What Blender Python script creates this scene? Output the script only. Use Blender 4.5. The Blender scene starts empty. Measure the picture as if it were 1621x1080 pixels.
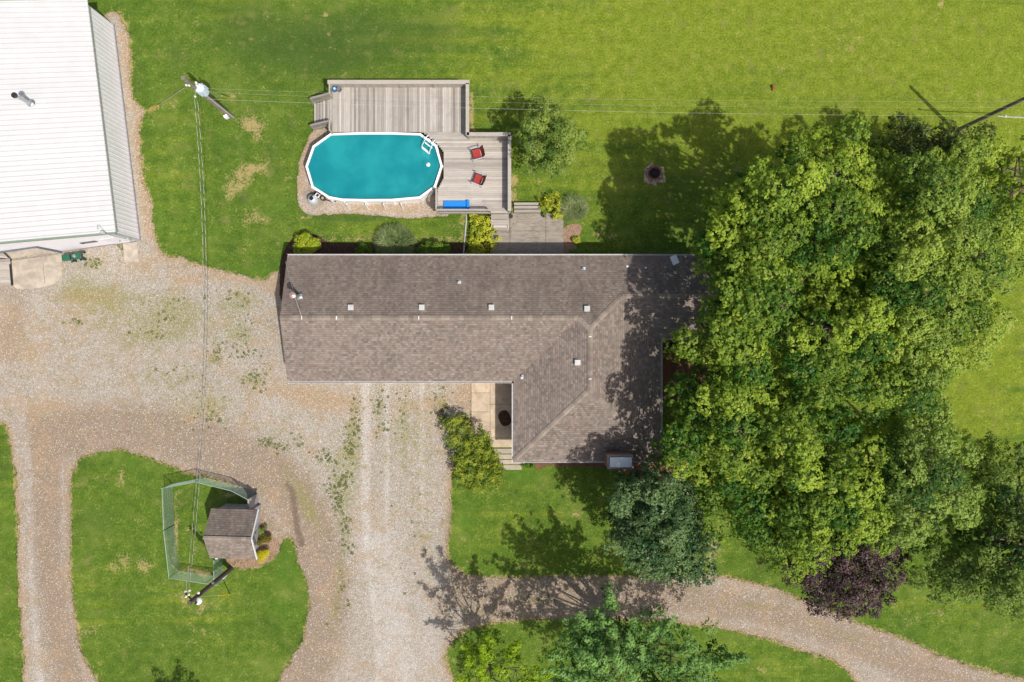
import bpy, bmesh, math, random
import numpy as np
from mathutils import Vector, Matrix

random.seed(7)
RS = np.random.RandomState(11)
scene = bpy.context.scene
COL = scene.collection

# ------------------------------------------------------------------ camera
CAMH = 46.0
S0 = 23.5                      # photograph pixels per metre on the ground
cam_d = bpy.data.cameras.new("camera")
cam = bpy.data.objects.new("camera", cam_d)
COL.objects.link(cam)
cam.location = (0, 0, CAMH)
cam.rotation_euler = (0, 0, 0)
cam_d.sensor_width = 36.0
cam_d.lens = 36.0 * (S0 * CAMH) / 1621.0
cam_d.clip_start = 0.5
cam_d.clip_end = 3000
scene.camera = cam

# ------------------------------------------------------------------ light
SUN_EL = 59.0
SUN_ROT = 135.0
world = bpy.data.worlds.new("World")
scene.world = world
world.use_nodes = True
nt = world.node_tree
bg = nt.nodes["Background"]
sky = nt.nodes.new("ShaderNodeTexSky")
sky.sky_type = 'NISHITA'
sky.sun_disc = False
sky.sun_elevation = math.radians(SUN_EL)
sky.sun_rotation = math.radians(SUN_ROT)
sky.air_density = 1.0
sky.dust_density = 4.0
sky.ozone_density = 0.4
nt.links.new(sky.outputs[0], bg.inputs[0])
bg.inputs[1].default_value = 0.102
sun_d = bpy.data.lights.new("sun", 'SUN')
sun_d.energy = 3.95
sun_d.angle = math.radians(0.6)
sun_d.color = (1.0, 0.95, 0.87)
sun = bpy.data.objects.new("sun", sun_d)
COL.objects.link(sun)
_e, _r = math.radians(SUN_EL), math.radians(SUN_ROT)
sdir = Vector((math.cos(_e) * math.sin(_r), math.cos(_e) * math.cos(_r), math.sin(_e)))
sun.rotation_euler = (-sdir).to_track_quat('-Z', 'Y').to_euler()
sun.location = sdir * 80
scene.view_settings.view_transform = 'Standard'
scene.view_settings.look = 'None'
scene.view_settings.gamma = 1.0
scene.view_settings.exposure = 0.03


# ------------------------------------------------------------------ helpers
def P(px, py, z=0.0):
    """Surveyed spot: plan position of something seen at px,py standing z metres high."""
    k = (1 - z / CAMH) / S0
    return Vector(((px - 810.5) * k, (540 - py) * k, z))


def rgb(r, g, b):
    return (r, g, b, 1.0)


ORG = {}


def tag(o, label=None, cat=None, group=None, kind=None):
    if label: o["label"] = label
    if cat: o["category"] = cat
    if group: o["group"] = group
    if kind: o["kind"] = kind
    return o


def empty(name, loc=(0, 0, 0), label=None, cat=None, group=None, rz=0.0):
    o = bpy.data.objects.new(name, None)
    o.empty_display_size = 0.2
    COL.objects.link(o)
    o.location = loc
    o.rotation_euler = (0, 0, rz)
    ORG[o] = Vector(loc)
    tag(o, label, cat, group)
    return o


def link_mesh(name, me, mat, parent=None, origin=None):
    o = bpy.data.objects.new(name, me)
    COL.objects.link(o)
    if mat is not None:
        me.materials.append(mat)
    if parent is not None:
        off = ORG[parent]
        o.parent = parent
        ORG[o] = off
    else:
        off = Vector(origin) if origin is not None else Vector((0, 0, 0))
        o.location = off
        ORG[o] = off
    if off.length > 0:
        n = len(me.vertices)
        co = np.empty(n * 3, dtype=np.float32)
        me.vertices.foreach_get("co", co)
        co = co.reshape(-1, 3) - np.array(off, dtype=np.float32)
        me.vertices.foreach_set("co", co.ravel())
    me.update()
    return o


class MB:
    def __init__(self):
        self.v = []
        self.f = []
        self.tn = []
        self.t = 0.0
        self.smooth_from = None

    def add(self, vs, fs):
        b = len(self.v)
        self.v += [tuple(x) for x in vs]
        self.tn += [self.t] * len(vs)
        self.f += [tuple(i + b for i in f) for f in fs]

    def box(self, x0, x1, y0, y1, z0, z1):
        self.add([(x0, y0, z0), (x1, y0, z0), (x1, y1, z0), (x0, y1, z0),
                  (x0, y0, z1), (x1, y0, z1), (x1, y1, z1), (x0, y1, z1)],
                 [(0, 3, 2, 1), (4, 5, 6, 7), (0, 1, 5, 4), (1, 2, 6, 5), (2, 3, 7, 6), (3, 0, 4, 7)])

    def rbox(self, c, sx, sy, sz, rz=0.0, rx=0.0, ry=0.0):
        m = Matrix.Rotation(rz, 3, 'Z') @ Matrix.Rotation(ry, 3, 'Y') @ Matrix.Rotation(rx, 3, 'X')
        c = Vector(c)
        vs = []
        for z in (-.5, .5):
            for x, y in ((-.5, -.5), (.5, -.5), (.5, .5), (-.5, .5)):
                vs.append(c + m @ Vector((x * sx, y * sy, z * sz)))
        self.add(vs, [(0, 3, 2, 1), (4, 5, 6, 7), (0, 1, 5, 4), (1, 2, 6, 5), (2, 3, 7, 6), (3, 0, 4, 7)])

    def beam(self, a, b, w, h):
        a, b = Vector(a), Vector(b)
        d = (b - a)
        if d.length < 1e-6: return
        d.normalize()
        up = Vector((0, 0, 1)) if abs(d.z) < .95 else Vector((1, 0, 0))
        s = d.cross(up).normalized()
        u = s.cross(d).normalized()
        vs = []
        for p in (a, b):
            for i, j in ((-.5, -.5), (.5, -.5), (.5, .5), (-.5, .5)):
                vs.append(p + s * (i * w) + u * (j * h))
        self.add(vs, [(0, 1, 2, 3), (4, 7, 6, 5), (0, 4, 5, 1), (1, 5, 6, 2), (2, 6, 7, 3), (3, 7, 4, 0)])

    def tube(self, pts, r, n=6, cap=True):
        pts = [Vector(p) for p in pts]
        rs = r if isinstance(r, (list, tuple)) else [r] * len(pts)
        b = len(self.v)
        prev = None
        for i, p in enumerate(pts):
            d = (pts[min(i + 1, len(pts) - 1)] - pts[max(i - 1, 0)])
            if d.length < 1e-7: d = Vector((0, 0, 1))
            d.normalize()
            if prev is None:
                up = Vector((0, 0, 1)) if abs(d.z) < .9 else Vector((1, 0, 0))
                s = d.cross(up).normalized()
            else:
                s = (prev - d * prev.dot(d)).normalized()
            prev = s
            u = d.cross(s)
            for k in range(n):
                a = 2 * math.pi * k / n
                self.v.append(tuple(p + (s * math.cos(a) + u * math.sin(a)) * rs[i]))
                self.tn.append(self.t)
        for i in range(len(pts) - 1):
            for k in range(n):
                k2 = (k + 1) % n
                self.f.append((b + i * n + k, b + i * n + k2, b + (i + 1) * n + k2, b + (i + 1) * n + k))
        if cap:
            self.f.append(tuple(b + k for k in reversed(range(n))))
            self.f.append(tuple(b + (len(pts) - 1) * n + k for k in range(n)))

    def lathe(self, c, prof, n=20):
        """prof: list of (r, z)"""
        c = Vector(c)
        b = len(self.v)
        for (r, z) in prof:
            for k in range(n):
                a = 2 * math.pi * k / n
                self.v.append((c.x + r * math.cos(a), c.y + r * math.sin(a), c.z + z))
                self.tn.append(self.t)
        for i in range(len(prof) - 1):
            for k in range(n):
                k2 = (k + 1) % n
                self.f.append((b + i * n + k, b + i * n + k2, b + (i + 1) * n + k2, b + (i + 1) * n + k))
        self.f.append(tuple(b + k for k in reversed(range(n))))
        self.f.append(tuple(b + (len(prof) - 1) * n + k for k in range(n)))

    def prism(self, poly, z0, z1):
        n = len(poly)
        vs = [(p[0], p[1], z0) for p in poly] + [(p[0], p[1], z1) for p in poly]
        area = sum(poly[i][0] * poly[(i + 1) % n][1] - poly[(i + 1) % n][0] * poly[i][1] for i in range(n))
        idx = list(range(n))
        if area < 0: idx.reverse()
        fs = [tuple(reversed(idx)), tuple(i + n for i in idx)]
        for a in range(n):
            i, j = idx[a], idx[(a + 1) % n]
            fs.append((i, j, j + n, i + n))
        self.add(vs, fs)

    def quad(self, *vs):
        self.add(vs, [tuple(range(len(vs)))])

    def build(self, name, mat, parent=None, origin=None, smooth=False, bevel=0.0):
        me = bpy.data.meshes.new(name)
        me.from_pydata(self.v, [], self.f)
        at = me.attributes.new("tint", 'FLOAT', 'POINT')
        at.data.foreach_set("value", self.tn)
        if smooth:
            me.polygons.foreach_set("use_smooth", [True] * len(me.polygons))
        o = link_mesh(name, me, mat, parent, origin)
        if bevel > 0:
            m = o.modifiers.new("bevel", 'BEVEL')
            m.width = bevel
            m.segments = 2
            m.limit_method = 'ANGLE'
        return o


# ------------------------------------------------------------------ materials
class NT:
    def __init__(self, name):
        self.m = bpy.data.materials.new(name)
        self.m.use_nodes = True
        self.t = self.m.node_tree
        self.b = self.t.nodes["Principled BSDF"]
        self.b.inputs["Roughness"].default_value = .85

    def n(self, typ, **kw):
        nd = self.t.nodes.new(typ)
        for k, v in kw.items():
            if k.startswith('i_'):
                key = k[2:]
                key = int(key) if key.isdigit() else key.replace('_', ' ')
                self.set(nd, key, v)
            else:
                setattr(nd, k, v)
        return nd

    def set(self, nd, key, v):
        if isinstance(v, bpy.types.NodeSocket):
            self.t.links.new(v, nd.inputs[key])
        else:
            nd.inputs[key].default_value = v

    def pos(self):
        return self.n("ShaderNodeNewGeometry").outputs["Position"]

    def noise(self, scale, detail=2, rough=.5, vec=None, dist=0.0):
        nd = self.n("ShaderNodeTexNoise")
        nd.inputs["Scale"].default_value = scale
        nd.inputs["Detail"].default_value = detail
        nd.inputs["Roughness"].default_value = rough
        nd.inputs["Distortion"].default_value = dist
        self.t.links.new(vec if vec is not None else self.pos(), nd.inputs["Vector"])
        return nd.outputs["Fac"]

    def attr(self, name):
        return self.n("ShaderNodeAttribute", attribute_name=name).outputs["Fac"]

    def math(self, op, a, b=None, c=None, clamp=False):
        nd = self.n("ShaderNodeMath", operation=op)
        nd.use_clamp = clamp
        self.set(nd, 0, a)
        if b is not None: self.set(nd, 1, b)
        if c is not None: self.set(nd, 2, c)
        return nd.outputs[0]

    def ramp(self, v, lo, hi, o0=0.0, o1=1.0, smooth=True):
        nd = self.n("ShaderNodeMapRange")
        if smooth: nd.interpolation_type = 'SMOOTHSTEP'
        self.set(nd, 0, v)
        nd.inputs[1].default_value = lo
        nd.inputs[2].default_value = hi
        nd.inputs[3].default_value = o0
        nd.inputs[4].default_value = o1
        return nd.outputs[0]

    def mix(self, f, a, b, blend='MIX'):
        nd = self.n("ShaderNodeMix", data_type='RGBA', blend_type=blend)
        nd.clamp_factor = True
        for key, v in ((0, f), (6, a), (7, b)):
            if isinstance(v, bpy.types.NodeSocket):
                self.t.links.new(v, nd.inputs[key])
            else:
                nd.inputs[key].default_value = v
        return nd.outputs[2]

    def bump(self, h, strength=.5, dist=.05, normal=None):
        nd = self.n("ShaderNodeBump")
        nd.inputs["Strength"].default_value = strength
        nd.inputs["Distance"].default_value = dist
        self.t.links.new(h, nd.inputs["Height"])
        if normal is not None: self.t.links.new(normal, nd.inputs["Normal"])
        return nd.outputs[0]

    def out(self, col, rough=None, normal=None, metal=None, spec=None):
        self.set(self.b, "Base Color", col)
        if rough is not None: self.set(self.b, "Roughness", rough)
        if normal is not None: self.set(self.b, "Normal", normal)
        if metal is not None: self.set(self.b, "Metallic", metal)
        if spec is not None: self.set(self.b, "Specular IOR Level", spec)
        return self.m


def simple(name, c, rough=.7, metal=0.0, var=.15, scale=6.0, bump=0.0, tint=0.0, spec=None):
    k = NT(name)
    n1 = k.noise(scale, 4, .6)
    n2 = k.noise(scale * .17, 2, .5)
    f = k.math('ADD', k.math('MULTIPLY', n1, .6), k.math('MULTIPLY', n2, .4))
    f = k.ramp(f, .35, .65, smooth=False)
    lo = rgb(*[x * (1 - var) for x in c])
    hi = rgb(*[min(1, x * (1 + var)) for x in c])
    col = k.mix(f, lo, hi)
    if tint:
        a = k.attr("tint")
        col = k.mix(a, k.mix(1.0, col, rgb(1 - tint, 1 - tint, 1 - tint), 'MULTIPLY'),
                    k.mix(1.0, col, rgb(1 + tint, 1 + tint, 1 + tint), 'MULTIPLY'))
    nm = k.bump(n1, bump, .02) if bump else None
    return k.out(col, rough, nm, metal, spec)


def mat_grass():
    k = NT("lawn grass")
    n_f = k.noise(7.5, 5, .75)
    n_ff = k.noise(24, 3, .8)
    n_m = k.noise(1.6, 4, .6)
    n_l = k.noise(.28, 3, .55, dist=.6)
    yel = k.attr("yel"); dry = k.attr("dry"); dark = k.attr("dark"); lush = k.attr("lush")
    g_dark = rgb(.045, .100, .010)
    g_mid = rgb(.158, .245, .032)
    g_lite = rgb(.27, .33, .06)
    f = k.math('ADD', k.math('MULTIPLY', n_f, .50), k.math('ADD', k.math('MULTIPLY', n_ff, .40), k.math('MULTIPLY', n_m, .22)))
    f = k.ramp(f, .47, .66, smooth=False)
    col = k.mix(f, g_dark, g_mid)
    # yellower sward
    col_y = k.mix(f, rgb(.095, .150, .010), rgb(.285, .352, .038))
    yy = k.math('ADD', yel, k.math('MULTIPLY', k.math('SUBTRACT', n_l, .5), 1.1))
    yy = k.math('ADD', yy, k.math('MULTIPLY', k.math('SUBTRACT', n_m, .5), .35))
    mw = k.n('ShaderNodeMapping'); mw.inputs['Scale'].default_value = (.10, 1.5, 1); mw.inputs['Rotation'].default_value = (0, 0, .05); k.set(mw, 0, k.pos())
    n_w = k.noise(1.0, 2, .5, vec=mw.outputs[0])
    yy = k.math('ADD', yy, k.math('MULTIPLY', k.math('SUBTRACT', n_w, .5), 1.5))
    col = k.mix(k.ramp(yy, .05, .95), col, col_y)
    # mottled bright tufts
    col = k.mix(k.ramp(k.math('ADD', n_f, k.math('MULTIPLY', n_m, .5)), .78, .98, 0, .35), col, g_lite)
    # lush / dark areas
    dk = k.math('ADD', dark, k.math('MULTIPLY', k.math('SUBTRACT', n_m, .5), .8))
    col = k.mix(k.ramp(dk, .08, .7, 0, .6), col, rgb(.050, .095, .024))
    lu = k.math('ADD', lush, k.math('MULTIPLY', k.math('SUBTRACT', n_m, .5), .8))
    col = k.mix(k.ramp(lu, .15, .8, 0, .55), col, rgb(.080, .180, .020))
    vm = k.math('ADD', k.math('MULTIPLY', k.noise(.33, 6, .62), .75), k.math('MULTIPLY', n_f, .25))
    inv = k.math('SUBTRACT', 1.0, k.math('MULTIPLY', yel, .8), clamp=True)
    col = k.mix(k.math('MULTIPLY', k.ramp(vm, .50, .66, 0, .42), inv), col, rgb(.045, .090, .016))
    col = k.mix(k.math('MULTIPLY', k.ramp(vm, .49, .34, 0, .40), inv), col, rgb(.25, .29, .065))
    # dry straw
    dr = k.math('ADD', dry, k.math('ADD', k.math('MULTIPLY', k.math('SUBTRACT', n_m, .5), 2.2), k.math('MULTIPLY', k.math('SUBTRACT', n_f, .5), 2.6)))
    dcol = k.mix(n_f, rgb(.30, .24, .085), rgb(.56, .42, .22))
    col = k.mix(k.ramp(dr, .28, 1.05, 0, .85), col, dcol)
    sp = k.noise(1.1, 5, .75)
    col = k.mix(k.ramp(k.math('ADD', sp, k.math('MULTIPLY', n_f, .16)), .68, .80, 0, .6), col, rgb(.34, .29, .11))
    # brownish thin turf
    br = k.noise(.9, 5, .7, dist=.4)
    col = k.mix(k.ramp(br, .54, .74, 0, .6), col, rgb(.23, .215, .075))
    cl = k.n('ShaderNodeTexVoronoi'); cl.inputs['Scale'].default_value = 4.2; k.set(cl, 'Vector', k.pos())
    clm = k.math('MULTIPLY', k.ramp(cl.outputs['Distance'], .10, .42, 1, 0), k.ramp(n_l, .42, .6))
    col = k.mix(k.math('MULTIPLY', clm, .18), col, rgb(.18, .26, .045))
    nm = k.bump(k.math('ADD', n_f, k.math('MULTIPLY', n_ff, .6)), .9, .07)
    return k.out(col, .95, nm, spec=.12)


def mat_gravel(name="gravel", warm=0.0, base=(.345, .312, .265)):
    k = NT(name)
    p = k.pos()
    vo = k.n("ShaderNodeTexVoronoi"); vo.inputs["Scale"].default_value = 19; k.set(vo, "Vector", p)
    vo2 = k.n("ShaderNodeTexVoronoi"); vo2.inputs["Scale"].default_value = 30; k.set(vo2, "Vector", p)
    sep = k.n("ShaderNodeSeparateColor"); k.set(sep, 0, vo.outputs["Color"])
    sep2 = k.n("ShaderNodeSeparateColor"); k.set(sep2, 0, vo2.outputs["Color"])
    r1, g1, r2 = sep.outputs[0], sep.outputs[1], sep2.outputs[0]
    n_f = k.noise(9, 4, .7)
    n_m = k.noise(1.5, 4, .65, dist=.5)
    n_l = k.noise(.3, 3, .6)
    dirt = k.attr("dirt"); weed = k.attr("weed"); track = k.attr("track"); dark = k.attr("dark"); brown = k.attr("brown")
    b = base
    stone = k.mix(r1, rgb(b[0] * .72, b[1] * .70, b[2] * .68), rgb(min(1, b[0] * 1.38), min(1, b[1] * 1.38), min(1, b[2] * 1.38)))
    stone = k.mix(k.math('MULTIPLY', r2, .5), stone, k.mix(g1, rgb(.33, .25, .18), rgb(.50, .48, .46)))
    st_tr = k.mix(r1, rgb(.40, .37, .335), rgb(.56, .525, .485))
    col = k.mix(k.ramp(k.math('ADD', track, k.math('MULTIPLY', k.math('SUBTRACT', n_m, .5), .7)), .2, .9, 0, .85), stone, st_tr)
    n_h = k.noise(5, 6, .8)
    soil = k.mix(n_f, rgb(.25, .165, .095), rgb(.52, .375, .235))
    dd = k.math('ADD', dirt, k.math('ADD', k.math('MULTIPLY', k.math('SUBTRACT', n_m, .5), 1.3), k.math('MULTIPLY', k.math('SUBTRACT', n_f, .5), .9)))
    col = k.mix(k.math('MULTIPLY', k.ramp(dd, .0, .80, 0, .9), k.ramp(sep2.outputs[2], .05, .55, .45, 1)), col, soil)
    bw = k.math('ADD', brown, k.math('MULTIPLY', k.math('SUBTRACT', n_m, .5), .6))
    bcol = k.mix(k.math('ADD', k.math('MULTIPLY', r1, .5), k.math('MULTIPLY', n_f, .5)), rgb(.19, .14, .10), rgb(.375, .295, .22))
    col = k.mix(k.ramp(bw, -.05, .6, 0, .92), col, bcol)
    pn = k.noise(.55, 5, .65, dist=.7); pn2 = k.noise(.8, 5, .7, vec=k.n("ShaderNodeVectorMath", operation='ADD', i_0=p, i_1=(31, 7, 0)).outputs[0])
    col = k.mix(k.ramp(k.math('ADD', pn, k.math('MULTIPLY', n_h, .4)), .68, .86, 0, .50), col, soil)
    col = k.mix(k.ramp(k.math('ADD', pn2, k.math('MULTIPLY', n_f, .45)), .76, .92, 0, .38), col, rgb(.20, .19, .085))
    # dark pebble specks
    col = k.mix(k.ramp(sep2.outputs[1], .82, .90, 0, .55), col, rgb(.12, .09, .07))
    col = k.mix(k.ramp(sep.outputs[2], .90, .95, 0, .5), col, rgb(.70, .68, .66))
    ww = k.math('ADD', weed, k.math('ADD', k.math('MULTIPLY', k.math('SUBTRACT', n_m, .5), 1.4), k.math('MULTIPLY', k.math('SUBTRACT', n_h, .5), 2.6)))
    wcol = k.mix(n_f, rgb(.10, .125, .02), rgb(.34, .31, .11))
    col = k.mix(k.math('MULTIPLY', k.ramp(ww, .22, .85, 0, .95), k.ramp(sep2.outputs[0], .25, .6)), col, wcol)
    dk = k.math('ADD', dark, k.math('ADD', k.math('MULTIPLY', k.math('SUBTRACT', n_f, .5), 2.4), k.math('MULTIPLY', k.math('SUBTRACT', n_m, .5), 1.4)))
    col = k.mix(k.math('MULTIPLY', k.ramp(dk, .45, .95, 0, .85), k.ramp(dark, .1, .3)), col, k.mix(n_f, rgb(.09, .065, .05), rgb(.22, .16, .12)))
    hgt = k.math('ADD', vo.outputs["Distance"], k.math('MULTIPLY', vo2.outputs["Distance"], .4))
    nm = k.bump(hgt, .55, .035)
    return k.out(col, .93, nm, spec=.2)


def mat_mulch(name, c0, c1, scale=18):
    k = NT(name)
    vo = k.n("ShaderNodeTexVoronoi"); vo.inputs["Scale"].default_value = scale
    mp = k.n("ShaderNodeMapping"); mp.inputs["Scale"].default_value = (1, .45, 1); mp.inputs["Rotation"].default_value = (0, 0, .7)
    k.set(mp, 0, k.pos()); k.set(vo, "Vector", mp.outputs[0])
    sep = k.n("ShaderNodeSeparateColor"); k.set(sep, 0, vo.outputs["Color"])
    n = k.noise(2.5, 4, .7)
    f = k.math('ADD', k.math('MULTIPLY', sep.outputs[0], .6), k.math('MULTIPLY', n, .5), clamp=True)
    col = k.mix(f, rgb(*c0), rgb(*c1))
    return k.out(col, .95, k.bump(vo.outputs["Distance"], .8, .05), spec=.1)


def mat_shingle(name, c0, c1, c2, streak=.25):
    k = NT(name)
    uv = k.n("ShaderNodeUVMap").outputs[0]
    br = k.n("ShaderNodeTexBrick")
    br.offset = .5
    br.inputs["Scale"].default_value = 1.0
    br.inputs["Brick Width"].default_value = .24
    br.inputs["Row Height"].default_value = .143
    br.inputs["Mortar Size"].default_value = .007
    br.inputs["Mortar Smooth"].default_value = .3
    br.inputs["Bias"].default_value = 0
    br.inputs["Color1"].default_value = rgb(0, 0, 0)
    br.inputs["Color2"].default_value = rgb(1, 1, 1)
    br.inputs["Mortar"].default_value = rgb(.5, .5, .5)
    k.set(br, "Vector", uv)
    sx = k.n("ShaderNodeSeparateXYZ"); k.set(sx, 0, uv)
    # per-tab random hue by snapping
    row = k.math('FLOOR', k.math('DIVIDE', sx.outputs[1], .143))
    cu = k.math('FLOOR', k.math('DIVIDE', k.math('ADD', sx.outputs[0], k.math('MULTIPLY', row, .097)), .16))
    cv = k.n("ShaderNodeCombineXYZ"); k.set(cv, 0, cu); k.set(cv, 1, row)
    wn = k.n("ShaderNodeTexWhiteNoise"); wn.noise_dimensions = '2D'; k.set(wn, 0, cv.outputs[0])
    sc = k.n("ShaderNodeSeparateColor"); k.set(sc, 0, wn.outputs["Color"])
    col = k.mix(sc.outputs[0], rgb(*c0), rgb(*c1))
    col = k.mix(k.ramp(sc.outputs[1], .70, .92, 0, .7), col, rgb(*c2))
    bl = k.mix(br.outputs["Color"], rgb(.86, .86, .86), rgb(1.12, 1.12, 1.12))
    col = k.mix(1.0, col, bl, 'MULTIPLY')
    gr = k.noise(45, 2, .8)
    col = k.mix(1.0, col, k.mix(gr, rgb(.72, .72, .72), rgb(1.28, 1.27, 1.25)), 'MULTIPLY')
    # weather streaks run down the slope
    mp = k.n("ShaderNodeMapping"); mp.inputs["Scale"].default_value = (1.1, .16, 1); k.set(mp, 0, uv)
    st = k.noise(1.3, 4, .65, vec=mp.outputs[0])
    col = k.mix(k.ramp(st, .45, .75, 0, streak), col, rgb(c0[0] * .6, c0[1] * .6, c0[2] * .62))
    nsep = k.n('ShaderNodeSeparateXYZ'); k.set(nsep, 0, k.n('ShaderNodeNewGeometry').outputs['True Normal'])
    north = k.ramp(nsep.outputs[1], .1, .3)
    col = k.mix(k.math('MULTIPLY', north, k.ramp(st, .25, .7, .12, .5)), col, rgb(c0[0] * .62, c0[1] * .62, c0[2] * .64))  # algae streaks plus extra shade painted into the north-facing slopes
    big = k.noise(.5, 3, .6)
    col = k.mix(k.ramp(big, .4, .7, 0, .22), col, rgb(c1[0] * 1.05, c1[1] * 1.0, c1[2] * .97))
    # courses: thick butt edge at the low side of each course
    fr = k.math('FRACT', k.math('DIVIDE', sx.outputs[1], .143))
    edge = k.ramp(fr, 0.0, .16)
    col = k.mix(edge, k.mix(1.0, col, rgb(.52, .52, .54), 'MULTIPLY'), col)
    h = k.math('SUBTRACT', edge, k.math('MULTIPLY', fr, .8))
    h = k.math('SUBTRACT', h, k.math('MULTIPLY', br.outputs["Fac"], .25))
    nm = k.bump(k.math('ADD', h, k.math('MULTIPLY', gr, .35)), .6, .02)
    return k.out(col, .93, nm, spec=.2)


def mat_leaf(name, c0, c1, c2=None, trans=.35, rough=.55, spec=.3):
    """c0..c1 by per-leaf tint, c2 for the few odd leaves"""
    k = NT(name)
    a = k.attr("tint")
    col = k.mix(a, rgb(*c0), rgb(*c1))
    if c2 is not None:
        col = k.mix(k.ramp(a, .93, .97), col, rgb(*c2))
    k.out(col, rough, spec=spec)
    tr = k.n("ShaderNodeBsdfTranslucent")
    k.set(tr, 0, k.mix(1.0, col, rgb(1.35, 1.45, .7), 'MULTIPLY'))
    ms = k.n("ShaderNodeMixShader"); ms.inputs[0].default_value = trans
    k.t.links.new(k.b.outputs[0], ms.inputs[1]); k.t.links.new(tr.outputs[0], ms.inputs[2])
    k.t.links.new(ms.outputs[0], k.t.nodes["Material Output"].inputs[0])
    return k.m


def mat_deck(name, c0, c1, ax='Y'):
    k = NT(name)
    a = k.attr("tint")
    mp = k.n("ShaderNodeMapping")
    mp.inputs["Scale"].default_value = (14, .8, 6) if ax == 'Y' else (.8, 14, 6)
    k.set(mp, 0, k.pos())
    g = k.noise(1.6, 5, .7, vec=mp.outputs[0])
    n = k.noise(1.2, 3, .6)
    col = k.mix(a, rgb(*c0), rgb(*c1))
    col = k.mix(k.ramp(g, .3, .7, 0, .55), col, k.mix(1.0, col, rgb(.62, .57, .52), 'MULTIPLY'))
    col = k.mix(k.ramp(n, .5, .75, 0, .3), col, rgb(c0[0] * .75, c0[1] * .72, c0[2] * .7))
    return k.out(col, .85, k.bump(g, .3, .01), spec=.25)


def mat_brick(name):
    k = NT(name)
    p = k.pos()
    sx = k.n("ShaderNodeSeparateXYZ"); k.set(sx, 0, p)
    cv = k.n("ShaderNodeCombineXYZ")
    k.set(cv, 0, k.math('ADD', sx.outputs[0], sx.outputs[1])); k.set(cv, 1, sx.outputs[2])
    br = k.n("ShaderNodeTexBrick")
    br.inputs["Scale"].default_value = 1.0
    br.inputs["Brick Width"].default_value = .21; br.inputs["Row Height"].default_value = .075
    br.inputs["Mortar Size"].default_value = .008
    br.inputs["Color1"].default_value = rgb(.20, .065, .04); br.inputs["Color2"].default_value = rgb(.30, .12, .07)
    br.inputs["Mortar"].default_value = rgb(.36, .32, .28)
    k.set(br, "Vector", cv.outputs[0])
    n = k.noise(7, 3, .6)
    col = k.mix(k.ramp(n, .4, .7, 0, .4), br.outputs["Color"], rgb(.13, .06, .045))
    return k.out(col, .9, k.bump(br.outputs["Fac"], -.4, .01))


def mat_siding(name, c, pitch=.2, axis='Z', dark=.35):
    k = NT(name)
    sx = k.n("ShaderNodeSeparateXYZ"); k.set(sx, 0, k.pos())
    if axis == 'Z': v = sx.outputs[2]
    elif axis == 'Y': v = sx.outputs[1]
    else: v = k.math('ADD', sx.outputs[0], k.math('MULTIPLY', sx.outputs[1], .12))
    fr = k.math('FRACT', k.math('DIVIDE', v, pitch))
    line = k.ramp(fr, .0, .10)
    n = k.noise(3, 4, .6)
    col = k.mix(k.ramp(n, .35, .7, 0, .3), rgb(*c), rgb(c[0] * .8, c[1] * .8, c[2] * .8))
    col = k.mix(line, rgb(c[0] * (1 - dark), c[1] * (1 - dark), c[2] * (1 - dark)), col)
    return k.out(col, .55, k.bump(line, .5, .02), spec=.3)


def mat_water():
    k = NT("pool water")
    n = k.noise(.5, 3, .5)
    n2 = k.noise(3.0, 3, .6)
    col = k.mix(k.ramp(n, .3, .7), rgb(.012, .255, .310), rgb(.026, .375, .400))
    col = k.mix(k.ramp(n2, .62, .8, 0, .10), col, rgb(.05, .40, .40))
    k.out(col, .12, k.bump(k.noise(3.5, 4, .6), .22, .03), spec=.35)
    tr = k.n("ShaderNodeBsdfTransparent"); k.set(tr, 0, rgb(.45, .95, .95))
    ms = k.n("ShaderNodeMixShader"); ms.inputs[0].default_value = .32
    k.t.links.new(k.b.outputs[0], ms.inputs[1]); k.t.links.new(tr.outputs[0], ms.inputs[2])
    k.t.links.new(ms.outputs[0], k.t.nodes["Material Output"].inputs[0])
    return k.m


def mat_concrete(name, c, dark=.0, speck=.3):
    k = NT(name)
    n1 = k.noise(14, 5, .75); n2 = k.noise(1.3, 5, .65, dist=.6); n3 = k.noise(60, 2, .6)
    col = k.mix(k.ramp(n2, .3, .72), rgb(*[x * .68 for x in c]), rgb(*[min(1, x * 1.12) for x in c]))
    col = k.mix(k.ramp(n1, .5, .75, 0, speck), col, rgb(c[0] * .42, c[1] * .38, c[2] * .34))
    a = k.attr("tint")
    col = k.mix(k.math('MULTIPLY', a, .35), col, rgb(c[0] * .72, c[1] * .72, c[2] * .74))
    return k.out(col, .9, k.bump(k.math('ADD', n1, n3), .25, .01), spec=.2)


M = {}
M['grass'] = mat_grass()
M['gravel'] = mat_gravel()
M['bed'] = mat_gravel("pool side gravel", base=(.42, .345, .30))
M['mulch'] = mat_mulch("dark mulch", (.030, .018, .013), (.12, .072, .052))
M['redmulch'] = mat_mulch("red mulch", (.085, .042, .026), (.24, .135, .085))
M['tanmulch'] = mat_mulch("faded mulch", (.20, .125, .08), (.42, .29, .20))
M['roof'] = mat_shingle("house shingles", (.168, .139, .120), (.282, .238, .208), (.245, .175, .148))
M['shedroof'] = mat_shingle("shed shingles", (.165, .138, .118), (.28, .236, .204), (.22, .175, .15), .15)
M['cap'] = simple("ridge cap shingles", (.245, .203, .168), .95, 0, .18, 9, .2, tint=.22)
M['white'] = simple("white trim paint", (.78, .79, .80), .45, 0, .05, 4)
M['whitemetal'] = simple("white vinyl", (.86, .88, .90), .35, 0, .03, 4)
M['gutter'] = simple("gutter aluminium", (.58, .56, .54), .5, 0, .12, 5)
M['trim'] = simple("dirty white aluminium", (.50, .50, .50), .4, .0, .15, 9)
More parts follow.
